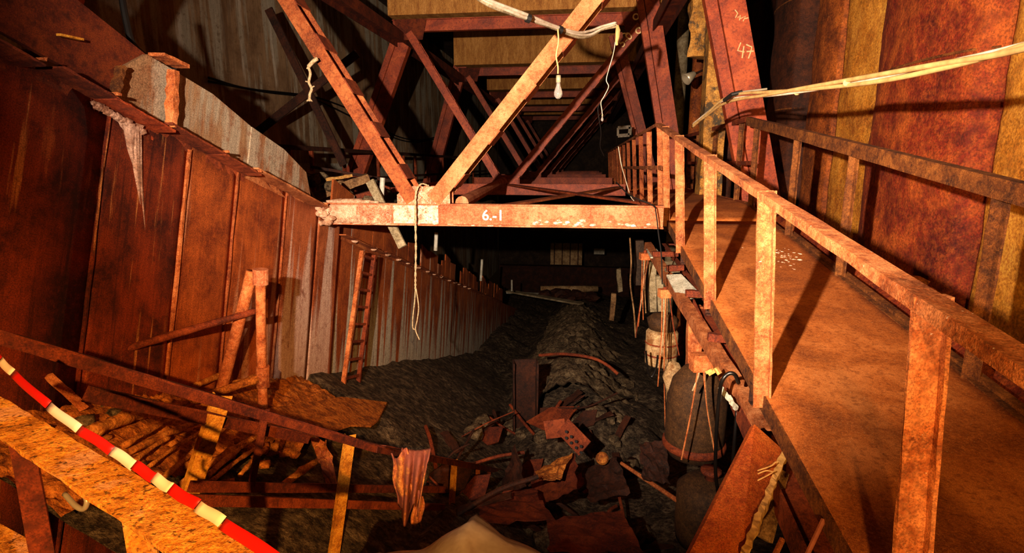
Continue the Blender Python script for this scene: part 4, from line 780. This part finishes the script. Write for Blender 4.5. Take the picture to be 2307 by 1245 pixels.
# hanks of rope and their blocks
for (bx, by, y, ends, lab) in ((1452, 577, 7.4, ((1438, 735), (1442, 700), (1449, 720), (1455, 705), (1432, 760)), 'rusty pulley block with ropes hanging beside the tray end'), (1497, 660, 6.0, ((1482, 870), (1488, 800), (1500, 1010), (1506, 1018), (1530, 800)), 'rusty pulley block with long ropes hanging before the drum'), (1580, 815, 4.4, ((1535, 1035), (1560, 880), (1612, 1030), (1606, 1000)), 'rusty bracket with ropes hanging before the rounded vessel')):
    t = thing('pulley_block', lab, 'pulley', A(bx, by, y)); m = MB(); m.box(A(bx, by, y), (.12 if y > 5 else .16, .1, .09 if y > 5 else .14), .2); m.build('block', 'rust_pipe', t)
    m = MB(); m.tube([A(bx, by, y), A(bx + 2, by - 14, y)], .02, 8); m.build('shackle', 'rust_brown', t)
    for i, (ex, ey) in enumerate(ends):
        m = MB(); m.tube(curve_pts([A(bx - 5 + 4 * i, by, y - .03), A((bx + ex) / 2 + 3 * math.sin(i * 2), (by + ey) / 2, y - .03), A(ex, ey, y - .03)], 6), .0065, 6); m.build('rope', ['rust_pipe', 'rope', 'rust_pipe', 'wood', 'rust_brown'][i % 5], t)
single('hanging_rope', 'wood', 'long thin rope hanging at the dark right edge of the pit', 'rope', lambda m: m.tube(curve_pts([A(1419, 535, 8.5), A(1422, 590, 8.5), A(1420, 640, 8.5), A(1428, 700, 8.5), A(1432, 760, 8.5)], 6), .012, 6))
single('dark_loop', 'hose', 'dark wire loop hanging beside the drum', 'wire', lambda m: m.tube(curve_pts([A(1455, 790, 6), A(1460, 835, 6), A(1468, 848, 6), A(1478, 830, 6), A(1482, 800, 6)], 6), .012, 6))
single('black_hose', 'hose', 'black rubber hose looped over the cable tray', 'hose', lambda m: m.tube(curve_pts([A(1664, 862, 3.25), A(1655, 843, 3.2), A(1640, 842, 3.2), A(1626, 860, 3.2), A(1620, 900, 3.25), A(1614, 970, 3.3), A(1612, 1060, 3.4), A(1618, 1110, 3.5)], 8), .012, 8), smooth=True)
single('black_hose', 'hose', 'straight black hose hanging behind the orange plank', 'hose', lambda m: m.tube(curve_pts([A(1660, 925, 3.4), A(1654, 1000, 3.4), A(1648, 1080, 3.5)], 6), .011, 8), smooth=True)
for i, (a_, b_) in enumerate((((1592, 838), (1606, 832)), ((1598, 842), (1612, 834)), ((1612, 828), (1622, 842)))):
    single('splinter', 'yellow_wood', 'bright yellow wood splinter stuck in the cable tray', 'splinter', lambda m: m.bar(A(*a_, 3.5), A(*b_, 3.48), .03, .02), 'wood splinters in the tray')
# ---- leaning planks lower right
t = thing('strut_plank', 'broad orange painted steel plank leaning under the gangway', 'plank', A(1620, 1245, 2.1))
P = [A(1700, 955, 2.75), A(1772, 1020, 2.7), A(1668, 1262, 2.05), A(1545, 1262, 2.05)]; nn = (P[1] - P[0]).cross(P[3] - P[0]).normalized()
m = MB(); m.prism(P, nn * .035 * (1 if nn.y > 0 else -1)); m.build('face', 'plank_red', t)
m = MB(); m.bar(A(1768, 1022, 2.69), A(1672, 1262, 2.03), .025, .03, n=30, jit=.005); m.build('splintered_edge', 'yellow_wood', t)
for L in (((1626, 1112), (1660, 1080), (1700, 1062), (1735, 1050), (1748, 1040)), ((1700, 1070), (1725, 1060), (1742, 1062)), ((1700, 1085), (1730, 1070), (1745, 1060))):
    m = MB(); m.tube(curve_pts([A(a_, b_, 2.75 - (b_ - 955) / 300 * .68 - .012) for a_, b_ in L], 4), .0035, 5); m.build('frayed_thread', 'yellow_wood', t)
board(A(1760, 1060, 2.72), A(1722, 1215, 2.48), .07, .03, 'wood', 'narrow brown batten leaning behind the orange plank', 'batten')
single('pink_rod', 'pink_rod', 'thin pinkish rod leaning below the gangway stringer', 'rod', lambda m: m.tube([A(1855, 1170, 2.0), A(1812, 1262, 1.9)], .009, 8))
single('short_rod', 'rust_pipe', 'short orange rod end beside the pinkish rod', 'rod', lambda m: m.tube([A(1762, 1215, 2.2), A(1740, 1262, 2.1)], .012, 8))
single('lower_beam', 'rust_brown', 'dark steel beam running low beneath the gangway stringer', 'beam', lambda m: m.sweep(Hp(.14, .16, .014, .012), V(1.0, 1.2, -1.75), V(1.1, 5.2, -1.3)))
